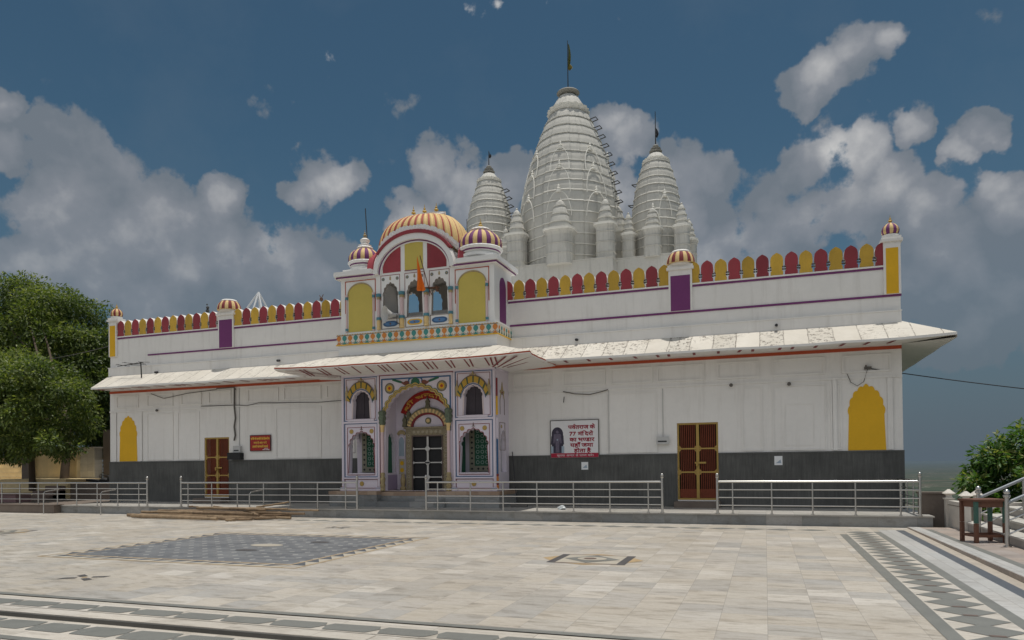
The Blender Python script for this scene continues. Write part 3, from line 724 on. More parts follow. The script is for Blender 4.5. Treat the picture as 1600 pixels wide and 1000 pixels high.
# gates
def gate(x0, x1, z0, z1, part_open):
    g = MB(); xm = (x0 + x1) / 2; y0, y1 = .03, .075; w = .05
    g.frame(x0, x1, z0, z1, w, y0, y1); g.box(xm - .04, xm + .04, y0 - .005, y1 + .005, z0 + w, z1 - w)
    for zz in (z0 + (z1 - z0) * .36, z0 + (z1 - z0) * .665):
        for a, b in ((x0 + w, xm - .04), (xm + .04, x1 - w)): g.box(a, b, y0 + .004, y1 - .004, zz - .02, zz + .02)
    for cx in (x0 + w, xm - .04, xm + .04, x1 - w):      # little corner gussets
        for zz in (z0 + (z1 - z0) * .36, z0 + (z1 - z0) * .665):
            s = 1 if cx in (x0 + w, xm + .04) else -1
            for k in (-1, 1): g.wall([(cx, zz + k * .026), (cx + s * .06, zz + k * .026), (cx, zz + k * .09)], [], y0 + .008, y1 - .008)
    G = P(g, 'gate', [GATEY])
    b = MB(); n = 9
    for a, c in ((x0 + w, xm - .04), (xm + .04, x1 - w)):
        for i in range(1, n):
            x = a + (c - a) * i / n; b.box(x - .010, x + .010, .045, .06, z0 + .05, z1 - .05)
    b.build('bars', [GATER], G, off=(-10, 0, 0))
    h = MB(); h.box(xm - .08, xm + .22, .0, .022, z0 + 1.0, z0 + 1.05); h.tube([(xm - .02, -.02, z0 + 1.02), (xm - .02, -.02, z0 + .93)], .03, 8)
    h.build('latch', [GATEY], G, off=(-10, 0, 0))
    d = MB(); d.box(x0 + .06, x1 - .06, .062, .066, z0 + .06, z0 + .30); d.build('kick_plate', [GATER], G, off=(-10, 0, 0))
    if True:
        r = MB(); r.box(x0, x1, 1.6, 1.62, PZ, 3.0, 0); r.box(x0 - .8, x0 - .7, .3, 1.6, PZ, 3, 0); r.box(x1 + .7, x1 + .8, .3, 1.6, PZ, 3, 0); r.box(x0 - .8, x1 + .8, .3, 1.6, 2.9, 3, 0); r.box(x0 - .7, x1 + .7, .3, 1.6, PZ - .05, .44, 0)
        r.build('room', [paint('brown_room', (.07, .03, .02), var=.3)], G, off=(-10, 0, 0))
gate(GL[0], GL[1], .45, 2.55, False); gate(GR[0], GR[1], .45, 2.58, True)
for a, b in (GL, GR): P(MB().box(a - .05, b + .05, -.5, -.045, PZ, .42), 'door_step', [BRSTONE])
# the sloping eave all round
def eave():
    o = 1.0; zi, zo, zb, zs = 5.0, 4.43, 4.37, 4.42
    I = [(XL, 24), (XL, 0), (XR, 0), (XR, 24)]; O = [(XL - .12, 24), (XL + .22, -o), (XR + o, -o), (XR + o, 24)]
    seg = lambda k: (I[k], I[k + 1], O[k], O[k + 1])
    for k in (1, 2):
        mb = MB(); i0, i1, o0, o1 = seg(k)
        L = sqrt((o1[0] - o0[0]) ** 2 + (o1[1] - o0[1]) ** 2); n = 44 if k == 1 else 30
        vs = []
        for j in range(n + 1):
            t = j / n; rr = random.Random(j + 100 * k); dz = rr.uniform(-.012, .012)
            ix, iy = i0[0] + (i1[0] - i0[0]) * t, i0[1] + (i1[1] - i0[1]) * t
            ox, oy = o0[0] + (o1[0] - o0[0]) * t, o0[1] + (o1[1] - o0[1]) * t
            up_ = .05 * max(0, 1 - (1 - t) * L / .9) if k == 1 else 0
            vs += [(ix, iy, zi), (ox, oy, zo + dz + up_), (ox, oy, zb + dz + up_), (ix, iy, zs)]
        fs = []; mm = []
        for j in range(n):
            a = 4 * j; b = a + 4
            fs += [(a, a + 1, b + 1, b), (a + 1, a + 2, b + 2, b + 1), (a + 2, a + 3, b + 3, b + 2)]; mm += [0, 1, 1]
        mb.add(vs, fs, mm)
        P(mb, 'eave', [EAVE if k == 1 else EAVEY, WHITE], recalc=True)
eave()
def soffit_marks(xs, parent, off, ya, yb, za, zb, w=.07, lean=-.04):
    mb = MB()
    for x in xs:
        k = random.uniform(-.04, .03) + lean
        vs = [(x, ya, za), (x + w, ya, za), (x + w + k, yb, zb), (x + k, yb, zb)]
        vs += [(a, b, c - .006) for a, b, c in vs]
        mb.add(vs, [(0, 1, 2, 3), (4, 7, 6, 5), (0, 4, 5, 1), (1, 5, 6, 2), (2, 6, 7, 3), (3, 7, 4, 0)])
    return mb.build('soffit_paint', [MARD], parent, off=off)
xs = []
x = -23.0
while x < -13.6: xs.append(x); x += random.choice((.26, .3, .6, .7))
x = -5.9
while x < 3.2: xs.append(x); x += random.choice((.3, .55, .62, .66))
soffit_marks(xs, tb, (-10, 0, 0), -.97, -.45, 4.366, 4.388)

# merlons: one yellow, one maroon, then copies sharing their mesh
PITCH = .3596
def merlon_mesh(front):
    mb = MB(); pr = [(.158, 0), (.158, .10), (.132, .115), (.132, .225), (.162, .255), (.162, .40), (.147, .48), (.10, .54), (.045, .575), (0, .60)]
    out = [(a, b) for a, b in pr] + [(-a, b) for a, b in reversed(pr[:-1])]
    mb.wall(out, [], 0, .012, 0, 0, 1); mb.wall(out, [], .012, .22, 1, 1, 1)
    for z in (.15, .215):
        for s in (-1, 1): mb.box(*sorted((s * .133, s * .176)), .03, .10, z, z + .032, 2)
    return mb.build('merlon', [front, WHITE, GREYD], tb, off=(0, 0, 0))
proto = {'y': merlon_mesh(MYEL), 'm': merlon_mesh(MAR)}
used = {'y': False, 'm': False}
def merlon(x, c):
    o = proto[c]
    if used[c]: o = o.copy(); COL.objects.link(o); o.parent = tb
    used[c] = True
    o.location = (x + 10, random.uniform(-.006, .006), 6.44 + random.uniform(-.006, .006)); o.rotation_euler = (0, random.uniform(-.012, .012), 0)
    o['label'] = 'yellow merlon' if c == 'y' else 'maroon merlon'
for i in range(-1, 13): merlon(-6.898 + i * PITCH, 'ym'[i % 2])
for i in range(-1, 13):
    merlon(-1.433 + i * PITCH, 'my'[i % 2])
for i in range(13): merlon(-22.72 + i * PITCH, 'my'[i % 2])
for i in range(14): merlon(-17.30 + i * PITCH, 'ym'[i % 2])

# piers with ribbed domes
def ribbed_dome(mb, c, r, h, n_ribs, mats, z0=0, flat=False, seg=6, cap=True):
    n = n_ribs * seg
    if not flat:
        prof = [(r * q, z0 + h * z) for q, z in ((.70, 0), (.86, .08), (.97, .22), (1.0, .36), (.96, .52), (.84, .68), (.62, .83), (.36, .94), (.12, 1.0))]
    else: prof = []
    for k in range(13 if flat else 0):
        t = k / 12 * (pi / 2 if not flat else 1.25)
        q = (sin(.35 + t * .79) if k < 5 else cos((t - .55) * .98) ) if not flat else cos(t) ** .6
        prof.append((r * max(q, .12), z0 + h * sin(t) / (1 if not flat else sin(1.25))))
    rm = lambda t, k: 1 + .055 * abs(sin(n_ribs * t / 2)) - .03
    mb.lathe(prof, c, n, 0, rm, lambda k, i: mats[(i // seg) % 2])
def finial(mb, c, s, mi):
    mb.lathe([(.30 * s, 0), (.42 * s, .06 * s), (.30 * s, .14 * s), (.10 * s, .2 * s), (.10 * s, .28 * s), (.26 * s, .36 * s), (.30 * s, .46 * s), (.2 * s, .58 * s), (.07 * s, .64 * s), (.16 * s, .74 * s), (.16 * s, .82 * s), (.05 * s, .92 * s), (.03 * s, 1.25 * s), (.005 * s, 1.4 * s)], c, 14, mi)
def pier(x0, x1, zb, zt, pc, dome, lab):
    xc = (x0 + x1) / 2; w = x1 - x0
    mb = MB(); mb.box(x0, x1, -.045, .34, zb, zt - .14); mb.box(x0 - .05, x1 + .05, -.095, .39, zt - .14, zt - .07); mb.box(x0 - .02, x1 + .02, -.065, .36, zt - .07, zt)
    p = P(mb, 'pier', [WHITE], label=lab)
    mb = MB(); e = .055; mb.box(x0 + e, x1 - e, -.052, -.0455, zb + .01, zt - .30); mb.build('painted_panel', [pc], p, off=(-10, 0, 0))
    mb = MB(); c = (xc, .15, zt)
    if dome == 'onion':
        mb.lathe([(.2, 0), (.2, .06), (.15, .08)], c, 24, 2)
        ribbed_dome(mb, (xc, .15, zt + .06), .205, .33, 14, (0, 1)); finial(mb, (xc, .15, zt + .36), .17, 3)
    else:
        mb.lathe([(w * .5, 0), (w * .5, .05), (w * .44, .06)], c, 28, 2)
        ribbed_dome(mb, (xc, .15, zt + .05), w * .60, .34, 20, (0, 1), flat=True)
        mb.lathe([(w * .40, .34), (w * .42, .38), (w * .36, .42), (w * .1, .44)], c, 24, 2, rmod=lambda t, k: 1 + .04 * sin(12 * t))
    mb.build('dome', [TANY, PURP if dome == 'onion' and x0 > 0 else MARD, WHITE, GOLD], p, off=(-10, 0, 0), smooth=True)
pier(2.90, 3.29, 5.69, 7.16, YEL, 'onion', 'corner pier with yellow panel and onion dome with finial')
pier(-2.47, -1.83, 5.69, 6.98, PURP, 'squat', 'pier with purple panel and squat ribbed dome')
pier(-18.13, -17.46, 5.69, 6.98, PURP, 'squat', 'pier with purple panel and squat ribbed dome')
pier(-23.26, -22.88, 5.69, 7.16, YEL, 'onion', 'corner pier with yellow panel and onion dome')
# ------------------------------------------------------------------ entrance pavilion (local x measured from its axis)
PC = -9.83
pv = thing('entrance_pavilion', 'ornate two-storey painted entrance pavilion with striped dome and arched doorway at centre of temple', 'pavilion', (PC, 0, 0))
Z0 = (0, 0, 0)
def Q(mb, name, mats, parent=None, label=None, smooth=False): return mb.build(name, mats, parent or pv, off=Z0, smooth=smooth, label=label)
HW = 2.56; F = -1.10
# plinth and steps
mb = MB()
for s in (-1, 1):
    a, b = sorted((s * 1.13, s * 2.78)); mb.box(a, b, -1.48, -.03, PZ - .02, .62)
mb.box(-1.13, 1.13, -1.22, -.03, PZ - .02, .58); mb.box(-1.13, 1.13, -1.55, -1.22, PZ - .02, .42)
Q(mb, 'plinth', [GREYM])
mb = MB()
for s in (-1, 1):
    a, b = sorted((s * 1.13, s * 2.80)); mb.box(a, b, -1.50, -.03, .62, .725)
mb.box(-1.13, 1.13, -1.2, -.03, .58, .70)
Q(mb, 'plinth_tiles', [PINKTILE])
# front wall, lower storey
mb = MB()
lowo = lambda s: arch(s * 1.865, .46, 1.26, 2.03, 2.53, 9, .09, 5, .05)
upo = lambda s: arch(s * 1.865, .305, 2.94, 3.47, 3.79, 7, .09, 5, .06)
maino = arch(0, 1.06, .73, 2.88, 3.84, 15, .045, 5, .03)
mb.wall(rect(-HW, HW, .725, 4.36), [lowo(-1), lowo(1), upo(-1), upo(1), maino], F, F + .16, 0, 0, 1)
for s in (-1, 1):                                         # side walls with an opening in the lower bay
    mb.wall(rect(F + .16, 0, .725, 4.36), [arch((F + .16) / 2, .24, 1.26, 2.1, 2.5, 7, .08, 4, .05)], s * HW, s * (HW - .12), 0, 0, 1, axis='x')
Q(mb, 'front_wall', [LAV, LAVD])
mb = MB()
mb.box(-HW + .12, HW - .12, -.25, -.1, .725, 4.36, 0)
for s in (-1, 1):
    mb.wall(rect(F + .16, -.25, .725, 4.36), [arch(-.60, .24, 1.26, 2.1, 2.5, 7, .08, 4, .05)], s * 1.24, s * 1.12, 0, axis='x')
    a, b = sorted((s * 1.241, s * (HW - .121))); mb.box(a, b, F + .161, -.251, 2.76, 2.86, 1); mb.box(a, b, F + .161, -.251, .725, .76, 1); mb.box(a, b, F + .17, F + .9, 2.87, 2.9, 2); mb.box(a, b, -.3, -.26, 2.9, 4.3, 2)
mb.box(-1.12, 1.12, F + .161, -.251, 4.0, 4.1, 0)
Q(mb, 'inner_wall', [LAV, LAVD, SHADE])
# low dado inside the porch
mb = MB()
for s in (-1, 1):
    a, b = sorted((s * 1.10, s * 1.119)); mb.box(a, b, F + .17, -.26, .74, 1.2)
build_each(mb, 'inner_skirting', [paint('lilac_skirting', (.36, .29, .42), var=.06)], pv, Z0)
# piercing green screens on the back wall of the bays
def jali(x0, x1, z0, z1, y, axis='y', name='jali_screen'):
    mb = MB(); d = .02; B = 0
    bx = (lambda a, b, c, e, f, g, m: mb.box(a, b, c, e, f, g, m)) if axis == 'y' else (lambda a, b, c, e, f, g, m: mb.box(c, e, a, b, f, g, m))
    bx(x0, x1, y - d, y - .001, z0, z1, 0)
    w = .17
    bx(x0, x0 + w, y - d - .008, y - d - .001, z0, z1, 1); bx(x0 + w, x1, y - d - .008, y - d - .001, z0, z0 + w, 1)
    nz = max(2, int((z1 - z0) / .16))
    for i in range(nz): mb.disc(x0 + w / 2, z0 + w / 2 + (z1 - z0 - w) * i / (nz - 1), .042, y - d - .014, y - d - .009, 3, 4, axis)
    k = x0 + w + .12
    while k < x1 - .04: mb.disc(k, z0 + w / 2, .042, y - d - .014, y - d - .009, 3, 4, axis); k += .16
    k = x0 + w + .1
    while k < x1 - .03:
        z = z0 + w + .11
        while z < z1 - .05:
            mb.ring([(k + .038 * cos(t * pi / 6), z + .038 * sin(t * pi / 6)) for t in range(12)], [(k + .058 * cos(t * pi / 6), z + .058 * sin(t * pi / 6)) for t in range(12)], y - d - .008, y - d - .001, 2, True, axis); z += .158
        k += .152
    Q(mb, name, [GREEN, paint('jali_border', (.34, .32, .24), var=.1), paint('jali_ring', (.30, .42, .36), var=.1), CHAR])
jali(-2.36, -1.3, 1.28, 2.56, -.251); jali(1.38, 2.40, 1.28, 2.56, -.251)
jali(-.86, -.3, 1.26, 2.5, 1.262, 'x'); jali(-.86, -.3, 1.26, 2.5, -1.262 + .04, 'x')
# trim lines around the bays
mb = MB()
for s in (-1, 1):
    a, b = sorted((s * 1.30, s * 2.47))
    mb.frame(a, b, 2.86, 4.22, .022, F - .012, F - .001, 0); mb.frame(a + .07, b - .07, 2.92, 4.16, .012, F - .010, F - .001, 1)
    mb.frame(a, b, 1.14, 2.80, .022, F - .012, F - .001, 0); mb.frame(a + .10, b - .10, 1.2, 2.68, .014, F - .010, F - .001, 1)
    mb.frame(a, b, .80, 1.08, .014, F - .010, F - .001, 1)
mb.frame(-1.23, 1.23, .9, 4.24, .022, F - .012, F - .001, 1, sill=False); mb.frame(-1.16, 1.16, 2.46, 4.13, .04, F - .013, F - .001, 0, sill=False)
Q(mb, 'painted_frame', [BLUE, MARD])
mb = MB()
for s in (-1, 1):
    a, b = sorted((s * 1.27, s * 2.50)); mb.box(a, b, F - .05, F - .015, 1.09, 1.135); mb.box(a, b, F - .035, F - .015, 2.80, 2.86)
    a, b = sorted((s * 1.40, s * 2.33)); mb.box(a, b, F - .05, F - .015, 2.865, 2.925)
mb.box(-HW - .04, HW + .04, F - .05, F - .001, 4.25, 4.34)
for s in (-1, 1): a, b = sorted((s * (HW + .001), s * (HW + .05))); mb.box(a, b, F - .05, -.035, 4.25, 4.34)
build_each(mb, 'moulding', [LAV], pv, Z0)
# corner pilasters and base blocks
for x in (-2.52, -1.26, 1.26, 2.52):
    mb = MB(); mb.box(x - .035, x + .035, F - .03, F - .014, .86, 4.2, 0); mb.box(x - .08, x + .08, F - .06, F - .014, .726, .83, 0); mb.box(x - .085, x + .085, F - .065, F - .061, .80, .815, 1)
    Q(mb, 'pilaster', [LAV, BLUE])
for s in (-1, 1):
    mb = MB(); x = s * (HW + .012)
    segs = [(.78, .9, 4), (.9, 1.0, 5), (1.0, 1.15, 4), (1.15, 1.22, 5), (1.22, 2.22, 0), (2.25, 2.84, 3), (2.92, 3.46, 1), (3.46, 3.98, 2), (4.0, 4.1, 3)]
    for a, b, m in segs: mb.lathe([(.035, a), (.045, (a + b) / 2), (.035, b)] if m >= 4 else [(.033, a), (.033, b)], (x, F + .06, 0), 10, m)
    Q(mb, 'corner_colonnette', [BLUE, YEL, MARD, LAV, ORNG, MARD], smooth=True)
    mb = MB(); X = s * HW; a, b = sorted((X + s * .001, X + s * .012))
    mb.ring(arch(F / 2 - .02, .17, 2.95, 3.35, 3.55, 0 or 1, 0, 16), arch(F / 2 - .02, .19, 2.95, 3.35, 3.575, 1, 0, 16), a, b, 0, False, 'x')
    mb.frame(F / 2 - .25, F / 2 + .2, 1.9, 2.72, .015, a, b, 0, 'x')
    for (u, z, r, m) in ((F / 2 - .02, 3.72, .07, 1), (F / 2 - .02, 3.84, .04, 1), (F / 2 - .16, 3.62, .045, 1), (F / 2 + .12, 3.62, .045, 1), (F / 2 - .02, 3.60, .03, 2), (F / 2 - .1, 2.6, .05, 1)): mb.disc(u, z, r, a, b, m, 12, 'x')
    mb.wall([(F / 2 - .20, 3.42), (F / 2 - .17, 3.42), (F / 2 - .02, 3.72), (F / 2 + .13, 3.42), (F / 2 + .16, 3.42), (F / 2 + .0, 3.85), (F / 2 - .02, 3.92), (F / 2 - .04, 3.85)], [], a - .002, b + .002, 1, axis='x')
    Q(mb, 'side_ornament', [BROWNIN, OCHR, MARD])
# main arch trim, columns, capitals
mb = MB()
A = lambda k: arch(0, 1.06 * k, 2.86, 2.88, 2.88 + .96 * k, 15, .045, 5, .03)[1:-1]
mb.ring(A(1.0), A(1.035), F - .035, F - .001, 0); mb.ring(A(1.036), A(1.055), F - .045, F - .001, 1); mb.ring(A(1.056), A(1.10), F - .03, F - .001, 0); mb.ring(A(1.101), A(1.118), F - .02, F - .001, 2)
Q(mb, 'arch_trim', [paint('arch_yellow', (.58, .42, .12), var=.15), BROWNIN, GREEN])
for s in (-1, 1):
    mb = MB(); c = (s * 1.10, F - .07, 0)
    mb.lathe([(.075, .73), (.075, .78), (.06, .80), (.085, .88), (.06, .96), (.08, 1.04), (.085, 1.1), (.055, 1.16), (.07, 1.24), (.05, 1.28)], c, 16, 1)
    mb.lathe([(.048, 1.28), (.044, 2.5)], c, 16, 0)
    mb.lathe([(.044, 2.5), (.06, 2.54), (.05, 2.6), (.07, 2.68), (.075, 2.72)], c, 16, 3)
    mb.lathe([(.075, 2.72), (.10, 2.78), (.085, 2.84), (.115, 2.93), (.09, 3.0), (.12, 3.1), (.07, 3.16)], c, 14, 2, rmod=lambda t, k: 1 + .12 * sin(5 * t))
    Q(mb, 'column', [PINK, OCHR, paint('capital_green', (.12, .15, .10), var=.55, scale=16), TANY], smooth=True)
for s in (-1, 1):
    mb = MB(); mb.ring(lowo(s), [(s * 1.865 + (p[0] - s * 1.865) * 1.028, 1.26 + (p[1] - 1.26) * 1.014) for p in lowo(s)], F - .014, F - .001, 0)
    z = 2.60; mb.wall([(s * 1.865 - .06, z), (s * 1.865 - .02, z + .02), (s * 1.865, z + .12), (s * 1.865 + .02, z + .02), (s * 1.865 + .06, z)], [], F - .02, F - .002, 1)
    mb.box(s * 1.865 - .46, s * 1.865 + .46, F - .03, F + .1, 1.235, 1.262, 2)
    Q(mb, 'window_trim', [MARD, BROWNIN, LAV])
    # upper window canopy
    mb = MB(); xc = s * 1.865
    ins = arc(xc, 3.36, .42, .52, 12, 168, 26); out = arc(xc, 3.36, .52, .70, 16, 164, 26)
    mb.ring(arc(xc, 3.36, .39, .47, 8, 172, 26), arc(xc, 3.36, .405, .49, 8, 172, 26), F - .02, F - .001, 3)
    mb.ring(ins, out, F - .05, F - .001, 0, mis=[1 if (i % 4 == 0) else 0 for i in range(27)])
    mb.ring(arc(xc, 3.36, .521, .701, 16, 164, 26), arc(xc, 3.36, .55, .735, 18, 162, 26), F - .035, F - .001, 2)
    mb.ring([(p[0], p[1]) for p in upo(s)], [(xc + (p[0] - xc) * 1.13, 2.94 + (p[1] - 2.94) * 1.05) for p in upo(s)], F - .012, F - .001, 4)
    for k in (-1, 1):
        u = xc + k * .50; mb.wall([(u - .04, 3.5), (u + .04, 3.5), (u + .035, 3.62), (u + .05, 3.74), (u + .015, 3.84), (u, 3.96), (u - .015, 3.84), (u - .05, 3.74), (u - .035, 3.62)], [], F - .045, F - .002, 5)
    for dx, dz, r in ((0, 4.12, .04), (0, 4.18, .022), (-.08, 4.10, .025), (.08, 4.10, .025)): mb.disc(xc + dx, dz, r, F - .03, F - .002, 5, 10)
    Q(mb, 'window_canopy', [paint('canopy_yellow', (.52, .33, .05), var=.15), paint('canopy_dark', (.06, .10, .06), var=.3), BROWNIN, BLUE, paint('trim_pinkwhite', (.66, .56, .56), var=.05), OCHR])
    mb = MB(); mb.box(xc - .34, xc + .34, F + .17, F + .2, 2.9, 3.85); mb.box(xc - .01, xc + .01, F + .155, F + .168, 2.94, 3.8); Q(mb, 'shutter', [paint('dark_shutter', (.055, .045, .055), var=.3)])
    for px_, pz_, r in ((1.51, 2.55, .07), (2.22, 2.55, .07), (1.865, .94, .075)):
        mb = MB(); mb.disc(s * px_, pz_, r, F - .013, F - .001, 0); mb.disc(s * px_, pz_, r * .62, F - .018, F - .014, 1)
        for i in range(8): mb.disc(s * px_ + r * .8 * cos(i * pi / 4), pz_ + r * .8 * sin(i * pi / 4), r * .16, F - .017, F - .014, 1, 6)
        mb.disc(s * px_, pz_, r * .25, F - .022, F - .019, 0, 8); Q(mb, 'medallion', [OCHR, GOLD])
    # sun rosettes
    mb = MB(); u, z = s * .87, 3.83
    mb.disc(u, z, .165, F - .012, F - .001, 0, 28); mb.disc(u, z, .125, F - .016, F - .0125, 1, 24)
    for i in range(16): mb.disc(u + .142 * cos(i * pi / 8), z + .142 * sin(i * pi / 8), .02, F - .018, F - .0125, 3, 6)
    mb.disc(u, z, .085, F - .021, F - .0165, 2, 20); mb.disc(u, z, .045, F - .026, F - .0215, 4, 14)
    Q(mb, 'rosette', [TEAL if False else paint('rosette_grey', (.20, .22, .19), var=.2), OCHR, YEL, BROWNIN, RED])
    # peacocks facing the vase
    mb = MB(); k = s
    f = lambda pts: [(k * a, b) for a, b in pts]
    mb.wall(f([(.20, 3.98), (.25, 4.03), (.32, 4.03), (.40, 3.99), (.46, 4.02), (.44, 3.95), (.38, 3.91), (.30, 3.90), (.24, 3.92)]), [], F - .02, F - .001, 0)
    mb.wall(f([(.20, 3.985), (.24, 4.03), (.22, 4.09), (.17, 4.10), (.15, 4.085), (.19, 4.07), (.205, 4.04)]), [], F - .024, F - .0005, 1)
    mb.wall(f([(.44, 4.02), (.46, 3.96), (.60, 4.0), (.78, 4.06), (.76, 4.12), (.62, 4.075)]), [], F - .018, F - .0005, 2)
    for xx in (.30, .34): mb.wall(f([(xx, 3.90), (xx + .012, 3.90), (xx + .02, 3.84), (xx, 3.84)]), [], F - .016, F - .001, 3)
    Q(mb, 'peacock', [paint('peacock_brown', (.20, .07, .05), var=.3), BLUE, GREEN, BROWNIN])
mb = MB()
for dx, dz, r, m in ((0, 4.05, .08, 0), (-.07, 4.02, .06, 0), (.07, 4.02, .06, 0), (0, 3.97, .05, 0), (-.10, 3.97, .045, 0), (.1, 3.97, .045, 0), (0, 3.93, .045, 1), (0, 3.89, .03, 1)): mb.disc(dx, dz, r, F - .022 - .001 * r * 10, F - .001, m, 12)
mb.wall([(-.16, 4.265), (.16, 4.265), (.13, 4.30), (0, 4.32), (-.13, 4.30)], [], F - .062, F - .051, 2)
Q(mb, 'flower_vase', [GREEN, OCHR, ORNG])
# inner inscribed arch
mb = MB(); Y = -.25
mb.ring(arc(0, 2.80, .76, .76, 20, 160, 40), arc(0, 2.80, 1.0, 1.0, 20, 160, 40), Y - .05, Y - .001, 0)
ins = Q(mb, 'inscription_arch', [SIGNDR])
V, Fc = compose(['श', ('rakar',), 'ी', ('sp', .25), 'च', ('half', 'न'), 'द', 'ा', 'प', ('rakar',), 'भ', 'ु'])
tw = max(v[0] for v in V); mb = MB()
for kz in range(3):
    b = (kz - 1) * .006
    mb.add([((.805 + v[1] * .17 + b) * cos(R(154 - v[0] / tw * 128)), Y - .053 - kz * .001, 2.80 + (.805 + v[1] * .17 + b) * sin(R(154 - v[0] / tw * 128))) for v in V], Fc)
mb.build('lettering', [LETG], ins, off=Z0, recalc=False)
# the door: carved frame, tympanum, white grille over a black panel standing for the dark opening
mb = MB()
mb.frame(-.74, .74, .50, 2.62, .20, Y - .10, Y - .002, 0); mb.frame(-.53, .53, .55, 2.41, .03, Y - .115, Y - .1005, 1)
for s in (-1, 1):
    for i in range(11): mb.disc(s * .64, .82 + i * .16, .05, Y - .11, Y - .1005, 2, 8); mb.disc(s * .64, .82 + i * .16, .02, Y - .115, Y - .111, 1, 6)
for i in range(7): mb.disc(-.45 + i * .15, 2.52, .05, Y - .11, Y - .1005, 2, 8)
mb.box(-.80, .80, Y - .13, Y - .002, 2.625, 2.68, 0)
fr = Q(mb, 'door_frame', [paint('carved_door_frame', (.30, .25, .16), var=.4, scale=14), BROWNIN, paint('carved_relief', (.40, .35, .25), var=.3, scale=14)])
mb = MB(); mb.box(-.525, .525, Y - .02, Y - .004, .70, 2.41, 0); mb.build('black_panel', [BLACK], fr, off=Z0)  # solid panel, the doorway's shade painted black
mb = MB(); y0, y1 = Y - .075, Y - .05
mb.box(-.03, .03, y0, y1, .72, 2.4)
for i, z in enumerate((1.12, 1.57, 2.0)):
    for s in (-1, 1): a, b = sorted((s * .031, s * .52)); mb.box(a, b, y0 + .003, y1 - .003, z - .018, z + .018)
    mb.wall([(-.10, z), (0, z - .11), (.10, z), (0, z + .11)], [], y0 - .012, y0 - .001)
    for s in (-1, 1): mb.disc(s * .48, z, .045, y0 - .008, y0 + .002, 0, 4)
mb.tube([(-.07, y0 - .03, 1.57), (.07, y0 - .03, 1.57)], .022, 8, 1)
mb.build('grille_door', [paint('grille_white', (.62, .61, .58), var=.05), CHAR], fr, off=Z0)
mb = MB()
mb.ring(arc(0, 2.66, .52, .40, 0, 180, 30), arc(0, 2.66, .58, .46, 0, 180, 30), Y - .06, Y - .001, 1)
mb.ring(arc(0, 2.66, .581, .461, 4, 176, 30), arc(0, 2.66, .70, .58, 6, 174, 30), Y - .09, Y - .001, 0, mis=[0 if i % 2 else 3 for i in range(31)])
mb.ring(arc(0, 2.66, .701, .581, 8, 172, 30), arc(0, 2.66, .74, .63, 10, 170, 30), Y - .07, Y - .001, 2)
mb.disc(0, 2.87, .10, Y - .03, Y - .001, 2, 18); mb.disc(0, 2.87, .06, Y - .036, Y - .031, 0, 12)
for u, z0_, h in ((0, 3.28, .36), (-.66, 2.95, .3), (.66, 2.95, .3), (-.80, 2.70, .42), (.80, 2.70, .42)):
    mb.wall([(u - .08, z0_), (u + .08, z0_), (u + .05, z0_ + h * .3), (u + .07, z0_ + h * .5), (u + .02, z0_ + h * .7), (u, z0_ + h), (u - .02, z0_ + h * .7), (u - .07, z0_ + h * .5), (u - .05, z0_ + h * .3)], [], Y - .085, Y - .002, 2)
Q(mb, 'door_canopy', [TANY, MARD, paint('canopy_green_brown', (.16, .15, .09), var=.4, scale=10), OCHR])
for s in (-1, 1):
    mb = MB(); u = s * .93
    mb.wall(arch(u, .10, 1.78, 2.22, 2.38, 1, 0, 14), [], Y - .012, Y - .001, 0); mb.ring(arch(u, .10, 1.78, 2.22, 2.38, 1, 0, 14), arch(u, .135, 1.74, 2.22, 2.43, 1, 0, 14), Y - .04, Y - .001, 1)
    mb.ring(arc(u, 2.42, .10, .06, 10, 170, 10), arc(u, 2.42, .16, .18, 20, 160, 10), Y - .05, Y - .002, 2)
    mb.frame(u - .13, u + .13, 1.18, 1.72, .02, Y - .03, Y - .001, 1); mb.box(u - .10, u + .10, Y - .012, Y - .001, 1.21, 1.69, 3)
    mb.disc(u, 1.56, .07, Y - .02, Y - .013, 4, 10); mb.disc(u, 1.34, .07, Y - .02, Y - .013, 4, 10)
    Q(mb, 'wall_niche', [PICBL, LAV, OCHR, paint('niche_cream', (.5, .46, .38), var=.2), YEL])
    mb = MB(); mb.lathe([(.09, .70), (.09, .80), (.05, .84), (.075, .95), (.085, 1.05), (.05, 1.14), (.06, 1.2), (.03, 1.24)], (s * .84, Y - .12, 0), 14, 0); Q(mb, 'door_post_base', [OCHR], smooth=True)
# porch eave, hipped on three sides
def porch_eave():
    I = [(-2.6, .6), (-2.6, F), (2.6, F), (2.6, .6)]; ox, oy = 4.05, -2.43; O = [(-ox, .6), (-ox, oy), (ox, oy), (ox, .6)]
    for k in range(3):
        mb = MB(); i0, i1, o0, o1 = I[k], I[k + 1], O[k], O[k + 1]; n = 18
        vs = []
        for j in range(n + 1):
            t = j / n; dz = random.Random(j + 31 * k).uniform(-.008, .008); e = .05 * max(0, 1 - min(t, 1 - t) * 6) if k == 1 else (.05 if (k == 0 and j == n) or (k == 2 and j == 0) else 0)
            ix, iy = i0[0] + (i1[0] - i0[0]) * t, i0[1] + (i1[1] - i0[1]) * t; px, py = o0[0] + (o1[0] - o0[0]) * t, o0[1] + (o1[1] - o0[1]) * t
            if j in (0, n): dz = 0
            vs += [(ix, iy, 4.93), (px, py, 4.425 + dz + e), (px, py, 4.385 + dz + e), (px, py, 4.365 + dz + e), (ix, iy, 4.27)]
        fs = []; mm = []
        for j in range(n):
            a = 5 * j; b = a + 5
            for q in range(4): fs.append((a + q, a + q + 1, b + q + 1, b + q)); mm.append((0, 2, 1, 1)[q])
        mb.add(vs, fs, mm); Q(mb, 'eave', [EAVE if k == 1 else EAVEY, WHITE, RED])
porch_eave()
xs = []; x = -3.2
